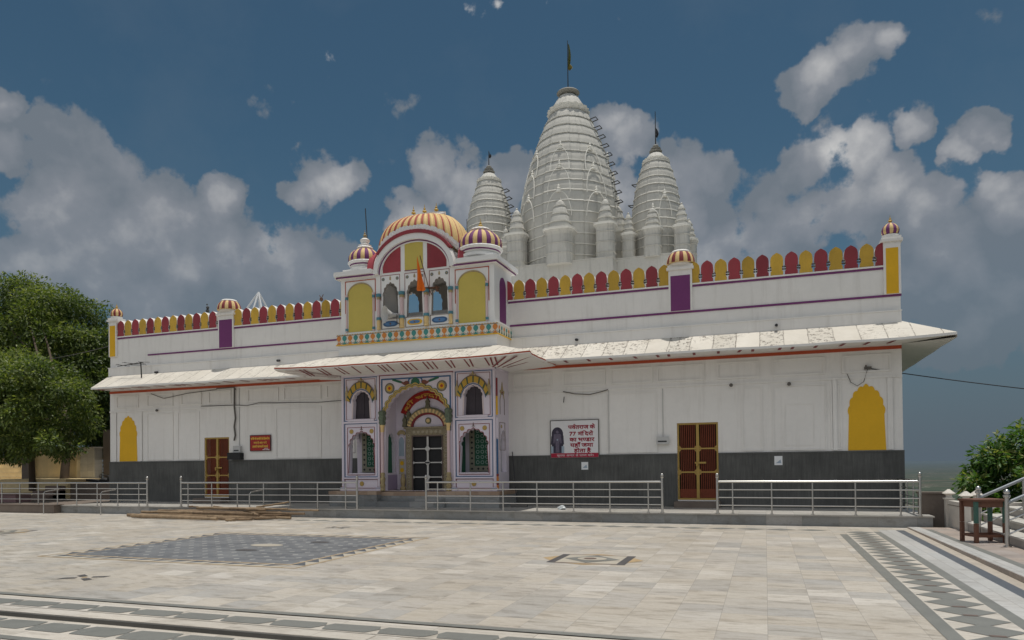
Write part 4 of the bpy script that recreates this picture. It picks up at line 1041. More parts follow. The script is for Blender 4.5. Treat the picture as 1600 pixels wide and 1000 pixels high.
while x < 3.1: xs.append(x); x += random.choice((.13, .16, .4, .45))
soffit_marks(xs, pv, Z0, -2.40, -1.45, 4.363, 4.294, .042, -.26)
mb = MB()                                           # stripes that fan out at the two hips
for s in (-1, 1):
    for i in range(4):
        a = i / 3; xo, yo = s * (3.35 + .62 * min(1, a * 1.6)), -2.38 + max(0, a - .55) * 1.9
        xi, yi = s * (2.52 + .35 * a), -1.2 + .25 * a; zo, zi = 4.360, 4.272
        d = Vector((yi - yo, xo - xi, 0)).normalized() * .026
        mb.add([(xo - d.x, yo - d.y, zo), (xo + d.x, yo + d.y, zo), (xi + d.x, yi + d.y, zi), (xi - d.x, yi - d.y, zi)], [(0, 1, 2, 3)])
Q(mb, 'soffit_paint', [MARD])

# ---- upper storey
mb = MB(); mb.box(-2.64, 2.64, F - .03, .42, 4.86, 5.22, 0); mb.box(-2.64, 2.64, F - .03, .42, 5.56, 5.62, 0)
for s in (-1, 1): a, b = sorted((s * 1.30, s * HW)); mb.box(a, b, F, .40, 5.62, 7.32, 0)
Q(mb, 'upper_wall', [WHITE2])
# arcade front and rear
ao = [arch(u, .275, 5.96, 6.62, 7.05, 7, .09, 5, .05) for u in (-.82, 0, .82)]
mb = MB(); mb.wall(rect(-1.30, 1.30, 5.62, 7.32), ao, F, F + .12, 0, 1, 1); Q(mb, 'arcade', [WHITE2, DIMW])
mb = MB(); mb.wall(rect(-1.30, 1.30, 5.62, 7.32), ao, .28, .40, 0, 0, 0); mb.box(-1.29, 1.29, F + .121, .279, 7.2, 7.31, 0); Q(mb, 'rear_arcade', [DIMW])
# frieze of hanging leaves
mb = MB(); z0, z1 = 5.22, 5.56; mb.box(-2.68, 2.68, F - .07, .44, z0, z1, 0)
mb.box(-2.70, 2.70, F - .09, F - .071, z0, z0 + .03, 3); mb.box(2.681, 2.70, F - .07, .44, z0, z0 + .03, 3)
mb.box(-2.69, 2.69, F - .08, F - .071, z1 - .035, z1 - .02, 4)
n = 27
for i in range(n):
    u = -2.60 + 5.2 * i / (n - 1); m = 1 if i % 2 else 2
    mb.disc(u, 5.445, .078, F - .078, F - .0705, m, 12); mb.wall([(u - .065, 5.40), (u + .065, 5.40), (u, 5.335)], [], F - .077, F - .0705, m)
    mb.wall([(u, 5.345), (u + .075, 5.26), (u - .075, 5.26)], [], F - .077, F - .0705, m)
    mb.ring(arc(u + .1, 5.36, .05, .07, 200, 340, 6), arc(u + .1, 5.36, .062, .082, 200, 340, 6), F - .076, F - .0705, 5)
for i in range(7):
    u = F + .05 + i * .2; mb.disc(u, 5.44, .055, 2.681, 2.688, 1 if i % 2 else 2, 10, 'x'); mb.wall([(u, 5.40), (u + .05, 5.27), (u - .05, 5.27)], [], 2.681, 2.687, 6, axis='x')
for i in range(60): mb.disc(-2.65 + 5.3 * i / 59, z1 - .008, .014, F - .082, F - .0705, 3, 6)
Q(mb, 'frieze', [paint('frieze_cream', (.68, .64, .55), var=.05), TEAL, ORNG, YEL, BROWNIN, GREYD, GREEN])
# blind yellow arches of the corner bays
for s in (-1, 1):
    u = s * 1.865
    mb = MB(); mb.wall(arch(u, .42, 5.63, 6.78, 7.10, 1, 0, 24), [], F - .01, F - .001); o = Q(mb, 'blind_arch_panel', [OLIVE])
    mb = MB(); mb.ring(arch(u, .421, 6.75, 6.78, 7.101, 1, 0, 24), arch(u, .455, 6.75, 6.78, 7.145, 1, 0, 24), F - .02, F - .001, 0)
    mb.frame(u - .54, u + .54, 6.2, 7.22, .022, F - .012, F - .001, 1, sill=False)
    for k in (-1, 1):
        mb.lathe([(.04, 5.63), (.04, 5.72), (.025, 5.76), (.022, 6.66), (.035, 6.70), (.05, 6.78)], (u + k * .475, F - .03, 0), 10, 2); mb.lathe([(.045, 6.64), (.045, 6.72)], (u + k * .475, F - .03, 0), 10, 3); mb.lathe([(.045, 5.66), (.045, 5.74)], (u + k * .475, F - .03, 0), 10, 3)
    Q(mb, 'blind_arch_trim', [OCHR, RED, PINK, paint('capital_blue', (.09, .24, .30), var=.3)])
for s in (-1, 1):
    mb = MB(); a, b = sorted((s * (HW + .001), s * (HW + .012))); mb.wall(arch(-.42, .26, 5.68, 6.72, 7.02, 1, 0, 20), [], a, b, 0, axis='x')
    Q(mb, 'side_arch_panel', [PURP])
# columns between the openings, parapet panels
for u, k in ((-1.20, .8), (-.41, 1), (.41, 1), (1.20, .8)):
    mb = MB(); c = (u, F - .05, 0); r = .07 * k
    mb.lathe([(r * 1.1, 5.63), (r * 1.1, 5.70), (r * .9, 5.72), (r * 1.1, 5.84), (r * .9, 5.92)], c, 12, 2); mb.lathe([(r * 1.25, 5.92), (r * 1.25, 6.0)], c, 12, 1)
    mb.lathe([(r * .85, 6.0), (r * .8, 6.55)], c, 12, 0); mb.lathe([(r, 6.55), (r * 1.1, 6.60), (r * .9, 6.63)], c, 12, 3); mb.lathe([(r * 1.3, 6.63), (r * 1.45, 6.72)], c, 12, 1)
    Q(mb, 'column', [PINK, paint('capital_blue', (.09, .24, .30)), TANY, OCHR], smooth=True)
for u, c in ((-.82, BLUE), (0, YEL), (.82, BLUE)):
    mb = MB(); mb.frame(u - .31, u + .31, 5.64, 5.95, .015, F - .012, F - .001, 0)
    mb.wall([(u + .17 * cos(t) + (.08 if cos(t) > 0 else -.08), 5.79 + .085 * sin(t)) for t in [2 * pi * i / 24 for i in range(24)]], [], F - .015, F - .001, 1); mb.wall([(u + .12 * cos(t) + (.06 if cos(t) > 0 else -.06), 5.79 + .05 * sin(t)) for t in [2 * pi * i / 24 for i in range(24)]], [], F - .019, F - .0155, 2); mb.disc(u, 5.79, .03, F - .022, F - .0195, 0, 8)
    Q(mb, 'parapet_panel', [BROWNIN, c, paint('cartouche_light', tuple(min(.6, x * 1.6 + .02) for x in ((.045, .12, .25) if c is BLUE else (.5, .33, .1))), var=.2)])
mb = MB()
for u in (-.82, 0, .82):
    for k in (-1, 1):
        mb.disc(u + k * .24, 7.16, .05, F - .01, F - .001, 0, 12); mb.disc(u + k * .24, 7.16, .02, F - .014, F - .0105, 1, 8)
    mb.disc(u, 7.15, .03, F - .012, F - .001, 1, 8); mb.wall([(u - .03, 7.18), (u + .03, 7.18), (u, 7.25)], [], F - .012, F - .001, 1)
    mb.frame(u - .33, u + .33, 6.5, 7.28, .014, F - .008, F - .0005, 2, sill=False)
Q(mb, 'spandrel_ornament', [paint('spandrel_grey', (.17, .20, .20), var=.2), OCHR, MARD])
# lunette with three coloured fields
mb = MB(); half_e = lambda a, b, z=7.32: arc(0, z, a, b, 0, 180, 40)
mb.wall(half_e(1.34, 1.20), [], F + .001, -.2, 0, 0, 0); Q(mb, 'lunette_wall', [WHITE2])
def lun(x0, x1, m, nm='lunette_panel'):
    pts = [(x0 + (x1 - x0) * i / 14, 7.36 + max(.02, .82 * sqrt(max(0, 1 - ((x0 + (x1 - x0) * i / 14) / 1.09) ** 2)))) for i in range(15)]
    mb = MB(); mb.wall([(x0, 7.35)] + pts + [(x1, 7.35)], [], F - .008, F, 0); o = Q(mb, nm, [m]); return o
lun(-1.07, -.46, MAR); lun(-.32, .29, OLIVE); lun(.43, 1.06, MAR)
mb = MB()
mb.box(-.325, .295, F - .018, F - .009, 7.34, 7.36, 1)
for a, b, m, d in ((1.115, 1.16, 0, .03), (1.161, 1.20, 1, .036), (1.201, 1.34, 0, .12), (1.341, 1.42, 2, .15)):
    k = .86 / 1.115
    t0 = 30 if m == 2 else 0
    mb.ring(arc(0, 7.32, a, a * k if a < 1.2 else .93 + (a - 1.2) * 1.25, t0, 180 - t0, 48), arc(0, 7.32, b, b * k if b < 1.2 else .93 + (b - 1.2) * 1.25, t0, 180 - t0, 48), F - d, F - .0015 if m != 2 else F + .1, m)
Q(mb, 'arched_cornice', [WHITE2, PURP, MAR])
# straight cornices over the corner bays
for s in (-1, 1):
    mb = MB(); a, b = sorted((s * 1.41, s * 2.72))
    mb.box(a, b, F - .16, .56, 7.36, 7.50, 0); mb.box(a, min(b, 2.66) if s > 0 else b, F - .10, .50, 7.30, 7.36, 0)
    a2, b2 = sorted((s * 1.30, s * 2.66)); mb.box(a2, b2, F - .112, F - .101, 7.30, 7.345, 1)
    a3, b3 = sorted((s * 2.661, s * 2.673)); mb.box(a3, b3, F - .1, .5, 7.30, 7.345, 1)
    mb.box(min(s * 1.45, s * 2.5), max(s * 1.45, s * 2.5), F + .02, .35, 7.50, 7.60, 0)
    Q(mb, 'cornice', [WHITE2, PURP])
# the big bangla dome
def bangla():
    dm = MB(); sg0 = lambda v, p: (abs(v) ** p) * (1 if v >= 0 else -1)
    dm.wall([(1.36 * sg0(cos(2 * pi * i / 60), .55), -.38 + .72 * sg0(sin(2 * pi * i / 60), .55)) for i in range(60)], [], 7.33, 7.80, 0, axis='z'); Q(dm, 'dome_drum', [WHITE2])
    n, K = 476, 16; yc = -.38; vs = []; ribs = 34
    sg = lambda v, p: (abs(v) ** p) * (1 if v >= 0 else -1)
    # even spacing of the ribs along the eave
    fine = [2 * pi * i / 4000 for i in range(4001)]; acc = [0]
    for p0, p1 in zip(fine, fine[1:]):
        acc.append(acc[-1] + sqrt((1.43 * (sg(cos(p1), .55) - sg(cos(p0), .55))) ** 2 + (.80 * (sg(sin(p1), .55) - sg(sin(p0), .55))) ** 2))
    PH = []; j = 0
    for i in range(n):
        tgt = acc[-1] * i / n
        while acc[j + 1] < tgt: j += 1
        PH.append(fine[j] + (fine[j + 1] - fine[j]) * (tgt - acc[j]) / max(1e-9, acc[j + 1] - acc[j]))
    for k in range(K + 1):
        t = k / K
        for i in range(n):
            ph = PH[i]; c, s = cos(ph), sin(ph); pr_ = 2 * pi * i / n
            xr, yr = .68 * sg(c, .8), yc + .10 * s
            xe, ye = 1.43 * sg(c, .55), yc + .80 * sg(s, .55)
            arcz = 7.36 + 1.22 * sqrt(max(0, 1 - (xe / 1.50) ** 2)); side = .22 * max(0, 1 - ((ye - yc) / .8) ** 2) * (abs(c) ** 6)
            ze = arcz + side; zr = 9.21 - .06 * c * c
            cx, cy, cz = xr + (xe - xr) * .98, yr + (ye - yr) * 1.0, zr - .16 - .12 * abs(c)
            x = (1 - t) ** 2 * xr + 2 * t * (1 - t) * cx + t * t * xe; y = (1 - t) ** 2 * yr + 2 * t * (1 - t) * cy + t * t * ye; z = (1 - t) ** 2 * zr + 2 * t * (1 - t) * cz + t * t * ze
            bulge = .022 * abs(sin(ribs * pr_)) * min(1, 4 * t)
            vs.append((x + bulge * c, y + bulge * s, z + bulge * .7))
    fs = []; mm = []
    seg = n // ribs
    for k in range(K):
        for i in range(n):
            fs.append((k * n + i, k * n + (i + 1) % n, (k + 1) * n + (i + 1) % n, (k + 1) * n + i)); mm.append(0 if (i % seg) >= 10 else 1)
    mb = MB(); mb.add(vs, fs, mm)
    # white scalloped skirt following the eave of the dome
    vs2 = []
    for i in range(n):
        ph = PH[i]; b = Vector(vs[K * n + i]); a = Vector(vs[(K - 2) * n + i]); d = (b - a).normalized()
        w_ = .035 * abs(cos(ribs * PH[i] / 2))
        o = Vector((b.x - 0, b.y - yc, 0)).normalized() * .03 + Vector((0, 0, .015))
        vs2 += [b - d * (.05 + w_) + o, b + d * .06 + o * .6, b + d * .06 - o * 2]
    fs2 = []
    for i in range(n):
        j = (i + 1) % n; fs2 += [(3 * i, 3 * i + 1, 3 * j + 1, 3 * j), (3 * i + 1, 3 * i + 2, 3 * j + 2, 3 * j + 1)]
    mb.add(vs2, fs2, 2)
    st = [(.72 * sg(cos(2 * pi * i / 48), .8), yc + .14 * sin(2 * pi * i / 48)) for i in range(48)]
    mb.wall(st, [], 9.18, 9.25, 2, axis='z')
    for i in range(26): mb.lathe([(.03, -.05), (.035, 0), (.01, .03)], (-.68 + 1.36 * i / 25, yc - .135, 9.16), 8, 2)
    d = Q(mb, 'dome', [paint('dome_maroon', (.38, .075, .055), var=.12), TANY, WHITE2], smooth=True)
    for u in (-.38, 0, .40):
        mb = MB(); finial(mb, (u, yc, 9.24), .24, 0); mb.build('finial', [GOLD], d, off=Z0, smooth=True)
bangla()
# side gable of the dome (small arch on the right face)
mb = MB()
for s in (1, -1):
    a, b = sorted((s * 1.42, s * 1.62)); mb.ring(arc(-.38, 7.45, .55, .60, 0, 180, 24), arc(-.38, 7.45, .66, .72, 0, 180, 24), a, b, 0, False, 'x'); mb.ring(arc(-.38, 7.45, .661, .721, 0, 180, 24), arc(-.38, 7.45, .72, .78, 0, 180, 24), a - .01, b - .02, 1, False, 'x')
build_each(mb, 'side_gable', [WHITE2, MAR], pv, Z0)
# corner cupolas
def cupola(x, y, r, h, tall):
    c = (x, y, 7.58); mb = MB()
    mb.lathe([(r * 1.02, 0), (r * 1.02, .08), (r * .9, .10), (r * .9, .14), (r, .16), (r, .21)], c, 40, 2, mfun=lambda k, i: 1 if k == 4 else 2)
    pr = [(r * q, .21 + h * z) for q, z in ((1.0, 0), (1.06, .12), (1.08, .3), (1.05, .48), (.93, .66), (.72, .82), (.46, .93), (.34, .97))]
    nr = 28 if r > .55 else 24
    mb.lathe([(r * 1.06, .205), (r * 1.11, .27), (r * 1.02, .33)], c, nr * 4, 2, rmod=lambda t, k: 1 + (.03 * abs(sin(nr * t / 2)) if k else 0))
    mb.lathe(pr, c, nr * 6, 0, lambda t, k: 1 + .045 * abs(sin(nr * t / 2)) - .02, lambda k, i: 0 if (i // 6) % 2 else 1)
    zt = .21 + h * .93
    mb.lathe([(r * .46, zt), (r * .52, zt + .04), (r * .40, zt + .09), (r * .2, zt + .12)], c, 32, 2, rmod=lambda t, k: 1 + .07 * abs(sin(8 * t)))
    if tall: mb.lathe([(r * .40, zt + .08), (r * .44, zt + .13), (r * .2, zt + .18), (r * .30, zt + .24), (r * .33, zt + .30), (r * .15, zt + .36)], c, 24, 2); zt += .28
    d = Q(mb, 'cupola', [TANY, PURP, WHITE2], smooth=True)
    mb = MB(); finial(mb, (x, y, 7.58 + zt + .08), .24 if not tall else .2, 0); mb.build('finial', [GOLD if not tall else OCHR], d, off=Z0, smooth=True)
cupola(-1.98, -.62, .47, .56, True); cupola(1.95, -.60, .585, .66, False)
# ------------------------------------------------------------------ shikhara towers behind the roof
def lerp_prof(pr, z):
    for (r0, z0), (r1, z1) in zip(pr, pr[1:]):
        if z0 <= z <= z1: 
            t = (z - z0) / (z1 - z0); return r0 + (r1 - r0) * t
    return pr[-1][0] if z > pr[-1][1] else pr[0][0]
def smooth_prof(pr, n=80):
    z0, z1 = pr[0][1], pr[-1][1]; zs = [z0 + (z1 - z0) * i / n for i in range(n + 1)]; r = [lerp_prof(pr, z) for z in zs]
    for _ in range(10): r = [r[0]] + [(r[i - 1] + 2 * r[i] + r[i + 1]) / 4 for i in range(1, n)] + [r[-1]]
    return list(zip(r, zs))
def plan(t, k=0):
    """stepped many-sided plan: wide central bays, folded corners"""
    a = abs(((t + pi / 4) % (pi / 2)) - pi / 4) / (pi / 4)
    if a < .36: return 1.012
    if a < .42: return .985
    if a < .72: return .975
    if a < .77: return .955
    return .968
def courses(mb, prof, z0, z1, step, c, n=144, lip=.036):
    sp = smooth_prof(prof); out = []; z = z0
    while z < z1 - .02:
        zn = min(z + step, z1); h = zn - z
        for f in (0, .35, .7): out.append((lerp_prof(sp, z + h * f) + .012 * sin(f * 4), z + h * f))
        zz = zn - .07
        out += [(lerp_prof(sp, zz) - .01, zz), (lerp_prof(sp, zz) + lip * .8, zz + .005), (lerp_prof(sp, zz) + lip, zz + .035), (lerp_prof(sp, zn), zn - .005)]
        z = zn
    def mf(k, i): return 1 if k % 7 in (4, 5) else 0
    mb.lathe(out, c, n, 0, lambda t, k: plan(t), mf)
    return sp
def turret(root, off, x, y, w, zb, zl, zt, nlips=3):
    """square folded shaft, curved ledge and a small ribbed spire"""
    mb = MB(); n = 48
    sq = lambda t: min(1 / max(abs(cos(t)), abs(sin(t))), 1.24) * (1 if abs(((t + pi / 4) % (pi / 2)) - pi / 4) < .42 else .94)
    r = w / 2 * .78
    pr = [(r, zb)]; z = zb
    while z < zl - .5: z += .48; pr += [(r, z), (r + .03, z + .008), (r + .03, z + .03), (r, z + .045)]
    pr += [(r, zl - .28), (r * 1.07, zl - .16), (r * 1.2, zl - .07), (r * 1.24, zl - .03), (r * 1.25, zl + .03), (r * 1.05, zl + .06)]
    mb.lathe(pr, (x, y, 0), n, 0, lambda t, k: sq(t), lambda k, i: 1 if k >= len(pr) - 4 else 0)
    o = mb.build('turret', [MUD, MUDLIP], root, off=off)
    mb = MB(); H = zt - zl; rs = r * .86; pp = []
    for j in range(nlips):
        a = j / nlips * .74; b = (j + 1) / nlips * .74
        f = lambda q: rs * (1 - .80 * q ** 1.45)
        pp += [(f(a), zl + H * a + .02), (f((a + b) / 2) * 1.01, zl + H * (a + b) / 2), (f(b) * .99, zl + H * b - .05), (f(b) + .04, zl + H * b - .04), (f(b) + .04, zl + H * b - .01), (f(b) * .95, zl + H * b)]
    e = f(.74)
    pp += [(e * .95, zl + H * .76), (e * .8, zl + H * .84), (e * .4, zl + H * .9), (.045, zl + H * .93), (.06, zl + H * .96), (.01, zt)]
    mb.lathe(pp, (x, y, 0), n, 0, lambda t, k: .5 + .5 * sq(t) if k < len(pp) - 5 else 1, lambda k, i: 1 if (k % 6 in (3, 4) and k < nlips * 6) else 0)
    mb.build('turret_spire', [MUD, MUDLIP], o, off=(off[0] if False else off))
def relief(mb, c, sp, th, hw, z0, z1, r=.05):
    for s in (-1, 1):
        pts = []
        for i in range(25):
            t = i / 24; z = z0 + (z1 - z0) * t; w = hw * sqrt(max(0, 1 - t ** 1.9))
            R_ = lerp_prof(sp, z) * 1.0 + .03; a = th + s * w / R_
            pts.append((c[0] + R_ * cos(a), c[1] + R_ * sin(a), z))
        mb.tube(pts, r, 6)
    R_ = lerp_prof(sp, z1) * plan(th) + .02
    mb.lathe([(.10, -.08), (.12, 0), (.05, .05), (.09, .11), (.03, .18), (.05, .22), (.01, .32)], (c[0] + R_ * cos(th), c[1] + R_ * sin(th), z1), 10)
def tower(label, cx, cy, prof, z0, z1, step, base, neck, tur, reliefs, rung_az, rung_z):
    off = (cx, cy, 0); root = thing('shrine_tower', label, 'shrine tower', off, 'whitewashed shrine towers behind the temple roof')
    ROOT_OFF[root.name] = off
    b, zb0, zb1 = base
    mb = MB(); mb.box(cx - b, cx + b, cy - b, cy + b, zb0, zb1); mb.box(cx - b - .03, cx + b + .03, cy - b - .03, cy + b + .03, zb1, zb1 + .05); mb.box(cx - b - .04, cx + b + .04, cy - b - .04, cy - b - .001, zb1 - 1.2, zb1 - 1.16)
    mb.build('base', [MUD], root, off=off)
    mb = MB(); sp = courses(mb, prof, z0, z1, step, (cx, cy, 0)); mb.build('spire', [MUD, MUDLIP], root, off=off)
    r = prof[-1][0]; mb = MB()
    k = neck
    mb.lathe([(r * 1.02, z1 - .02), (r * 1.08, z1 + .10 * k), (r * .98, z1 + .14 * k)], (cx, cy, 0), 96, 1, rmod=lambda t, kk: 1 + .05 * abs(sin(9 * t)))
    mb.lathe([(r * .95, z1 + .10 * k), (r * 1.0, z1 + .26 * k), (r * .88, z1 + .32 * k)], (cx, cy, 0), 96, 1, rmod=lambda t, kk: 1 + .09 * abs(sin(9 * t + .8)))
    mb.lathe([(r * .86, z1 + .30 * k), (r * .72, z1 + .62 * k), (r * .50, z1 + 1.05 * k), (r * .36, z1 + 1.18 * k), (r * .32, z1 + 1.22 * k)], (cx, cy, 0), 96, 0, rmod=lambda t, kk: 1 + .035 * abs(sin(8 * t)))
    if k > .6: mb.lathe([(r * .40, z1 + 1.2 * k), (r * .55, z1 + 1.27 * k), (r * .60, z1 + 1.34 * k), (r * .55, z1 + 1.41 * k), (r * .36, z1 + 1.45 * k), (r * .3, z1 + 1.5 * k)], (cx, cy, 0), 40, 2); ztop = z1 + 1.5 * k
    else:
        mb.lathe([(r * .30, z1 + 1.2 * k), (r * .52, z1 + 1.34 * k), (r * .52, z1 + 1.44 * k), (r * .24, z1 + 1.54 * k), (r * .40, z1 + 1.70 * k), (r * .40, z1 + 1.80 * k), (r * .15, z1 + 1.9 * k), (r * .24, z1 + 2.05 * k), (r * .22, z1 + 2.15 * k), (r * .06, z1 + 2.3 * k)], (cx, cy, 0), 28, 2); ztop = z1 + 2.3 * k
    mb.build('crown', [MUD, MUDLIP, paint('crown_grey', (.32, .31, .28), var=.2, streak=.3)], root, off=off, smooth=True)
    for a in reliefs: mb = MB(); relief(mb, (cx, cy), sp, *a); mb.build('relief_arch', [MUDLIP], root, off=off)
    for t in tur: turret(root, off, *t)
    for z in rung_z:
        a = rung_az; Rr = lerp_prof(sp, z) * plan(a) - .02; c_, s_ = cos(a), sin(a); d = .34
        mb = MB(); tx, ty = -s_ * .16, c_ * .16
        p = lambda rr, s, dz=0: (cx + rr * c_ + s * tx, cy + rr * s_ + s * ty, z + dz)
        mb.tube([p(Rr, -1), p(Rr + d, -1, .05), p(Rr + d, 1, .05), p(Rr, 1)], .026, 6); mb.build('rung', [IRON], root, off=off)
    return ztop
h = pi / 2
MC = (-9.25, 15.0)
z_main = tower('tallest whitewashed curved temple spire in the middle of the three behind the roof', *MC,
      [(2.45, 11.0), (2.52, 13.6), (2.46, 14.6), (2.30, 15.5), (1.93, 16.9), (1.42, 18.3), (.98, 19.3)], 11.0, 19.3, .52, (2.75, 5.5, 11.0), .86,
      [(-11.40, 12.95, 1.18, 10.9, 12.75, 14.15), (-9.05, 12.5, 1.62, 10.9, 12.55, 14.2), (-6.96, 12.95, 1.10, 10.9, 12.75, 14.1), (-6.75, 14.9, 1.3, 10.9, 12.9, 14.4), (-11.9, 15.0, 1.3, 10.9, 12.9, 14.4)],
      [(-h + a, hw, za, zb, .022) for a in (.05, .83, -.74, 1.6, -1.5) for hw, za, zb in ((.62, 13.3, 14.55), (.56, 14.45, 15.8), (.48, 15.65, 16.85))],
      -.16, [14.35 + .49 * i for i in range(10)])
z_right = tower('smaller whitewashed spire on the right of the tallest one', -4.85, 15.0,
      [(1.22, 11.0), (1.24, 12.9), (1.17, 13.7), (1.02, 14.8), (.74, 15.85), (.60, 16.2)], 11.0, 16.2, .43, (1.75, 5.5, 11.15), .40,
      [(-6.02, 13.75, .80, 11.1, 12.4, 13.5), (-4.83, 13.45, 1.0, 11.1, 12.45, 13.55), (-3.52, 13.75, .88, 11.1, 12.5, 13.65), (-3.35, 15.4, .9, 11.1, 12.3, 13.4)],
      [(-h, .35, 12.6, 13.5, .03), (-h + .5, .3, 13.2, 14.2, .02)], pi - .25, [13.35, 14.3, 15.3])
z_left = tower('smaller whitewashed spire on the left of the tallest one', -13.65, 15.0,
      [(1.22, 11.0), (1.26, 13.1), (1.2, 14.3), (.98, 15.4), (.70, 16.2), (.60, 16.5)], 11.0, 16.5, .43, (1.75, 5.5, 11.15), .40,
      [(-12.28, 13.75, .72, 11.1, 12.45, 13.6), (-14.9, 13.75, .8, 11.1, 12.45, 13.6), (-13.6, 13.45, 1.0, 11.1, 12.45, 13.55)],
      [(-h, .35, 12.6, 13.5, .03)], -.16, [13.2 + .44 * i for i in range(7)])
def flagpole(x, y, z, top, label, cloth):
    t = thing('flagpole', label, 'flagpole', (x, y, z)); off = (x, y, z)
    mb = MB(); mb.tube([(x, y, z - .15), (x, y, top)], .03, 8, r1=.016); mb.build('pole', [IRON], t, off=off)
    for (dz, hgt, w, m) in cloth:
        mb = MB(); vs = []; n = 10
        for i in range(n + 1):
            f = i / n; ww = w * (.25 + .75 * sin(pi * min(1, f * .8 + .1)) )
            for j in range(4): vs.append((x + .02 + ww * j / 3, y + .05 * sin(j * 2 + f * 5), top - dz - hgt * f - .1 * j / 3))
        fs = [(i * 4 + j, i * 4 + j + 1, (i + 1) * 4 + j + 1, (i + 1) * 4 + j) for i in range(n) for j in range(3)]
        mb.add(vs, fs); mb.build('pennant', [m], t, off=off)
OLIVEF = paint('faded_green_cloth', (.10, .11, .03), var=.2)
flagpole(*MC, z_main, 23.2, 'tall flagpole with furled olive pennant on the tallest spire', [(.15, 1.3, .14, OLIVEF), (1.15, .35, .22, paint('faded_yellow_cloth', (.22, .18, .04), var=.2))])
flagpole(-4.85, 15, z_right, 18.75, 'thin pole with a knot of dark cloth on the right spire', [(.8, .45, .13, CHAR)])
flagpole(-13.65, 15, z_left, 18.2, 'short pole with a small dark pennant on the left spire', [(.05, .3, .12, CHAR)])

# ------------------------------------------------------------------ stainless railings on the platform edge
def ball(mb, c, r, mi=0): mb.lathe([(r * .3, -r), (r * .8, -r * .6), (r, 0), (r * .8, r * .6), (r * .3, r), (r * .05, r * 1.02)], c, 14, mi)
def railing(label, x0, x1, posts, y=-2.5, z=PZ, ends=(True, True), extra=()):
    t = thing('railing', label, 'railing', (x0, y, z), 'stainless railings along the platform edge'); off = (x0, y, z)
    for e, x in zip(ends, (x0, x1)):
        if not e: continue
        mb = MB(); mb.tube([(x, y, z), (x, y, z + .87)], .031, 12); mb.lathe([(.055, 0), (.055, .015), (.033, .02)], (x, y, z), 14); mb.lathe([(.031, .85), (.042, .87), (.042, .885), (.03, .89)], (x, y, z), 14)
        p = mb.build('end_post', [STEEL], t, off=off, smooth=True); mb = MB(); ball(mb, (x, y, z + .925), .04); mb.build('ball_finial', [STEEL], p, off=off, smooth=True)
    for x in posts:
        mb = MB(); mb.tube([(x, y, z), (x, y, z + .74)], .019, 10); mb.lathe([(.035, 0), (.035, .012), (.02, .016)], (x, y, z), 12); mb.build('baluster', [STEEL], t, off=off, smooth=True)
    mb = MB(); mb.tube([(x0, y, z + .76), (x1, y, z + .76)], .025, 12); mb.build('top_rail', [STEEL], t, off=off, smooth=True)
    for zz in (.20, .385, .57):
        mb = MB(); mb.tube([(x0, y, z + zz), (x1, y, z + zz)], .0125, 8); mb.build('rail', [STEEL], t, off=off, smooth=True)
    for (yy,) in extra:
        mb = MB(); mb.tube([(x1, yy, z), (x1, yy, z + .74)], .019, 10); mb.build('baluster', [STEEL], t, off=off, smooth=True)
    if extra:
        mb = MB(); mb.tube([(x1, y, z + .76), (x1, .0, z + .76)], .025, 10); mb.build('top_rail', [STEEL], t, off=off, smooth=True)
        for zz in (.20, .385, .57):
            mb = MB(); mb.tube([(x1, y, z + zz), (x1, .0, z + zz)], .0125, 8); mb.build('rail', [STEEL], t, off=off, smooth=True)
railing('stainless railing at the far left end by the trees', -28.6, -18.79, [-27.3, -26.4, -25.48, -24.58, -23.68, -22.77, -21.88, -20.95, -20.05, -19.14], ends=(False, True))
railing('stainless railing behind the pile of poles left of the pavilion', -17.4, -11.0, [-17.12, -16.19, -15.21, -14.24, -13.29, -12.33, -11.38])
railing('stainless railing under the large white notice banner right of the pavilion steps', -8.81, -2.39, [-8.46, -7.49, -6.55, -5.61, -4.63, -3.69, -2.73])
railing('stainless railing at the right end turning the platform corner', -1.09, 3.18, [-.74, .13, 1.01, 1.9, 2.8], extra=((-1.75,), (-1.0,), (-.3,)))
def handrail(x, lab):
    t = single(MB().tube([(x, -3.05, 0), (x, -3.05, .70), (x + .01, -3.0, .745), (x + .015, -2.85, .77), (x + .02, -2.52, .80)], .018, 10), 'handrail', [STEEL], lab, 'handrail', 'short bent step handrails', (x, -3.05, 0), True)
handrail(-22.7, 'short bent steel handrail leaning to platform edge, leftmost under the trees'); handrail(-20.15, 'short bent steel handrail on the plaza left of the railing gap'); handrail(-14.3, 'short bent steel handrail behind the pile of poles')

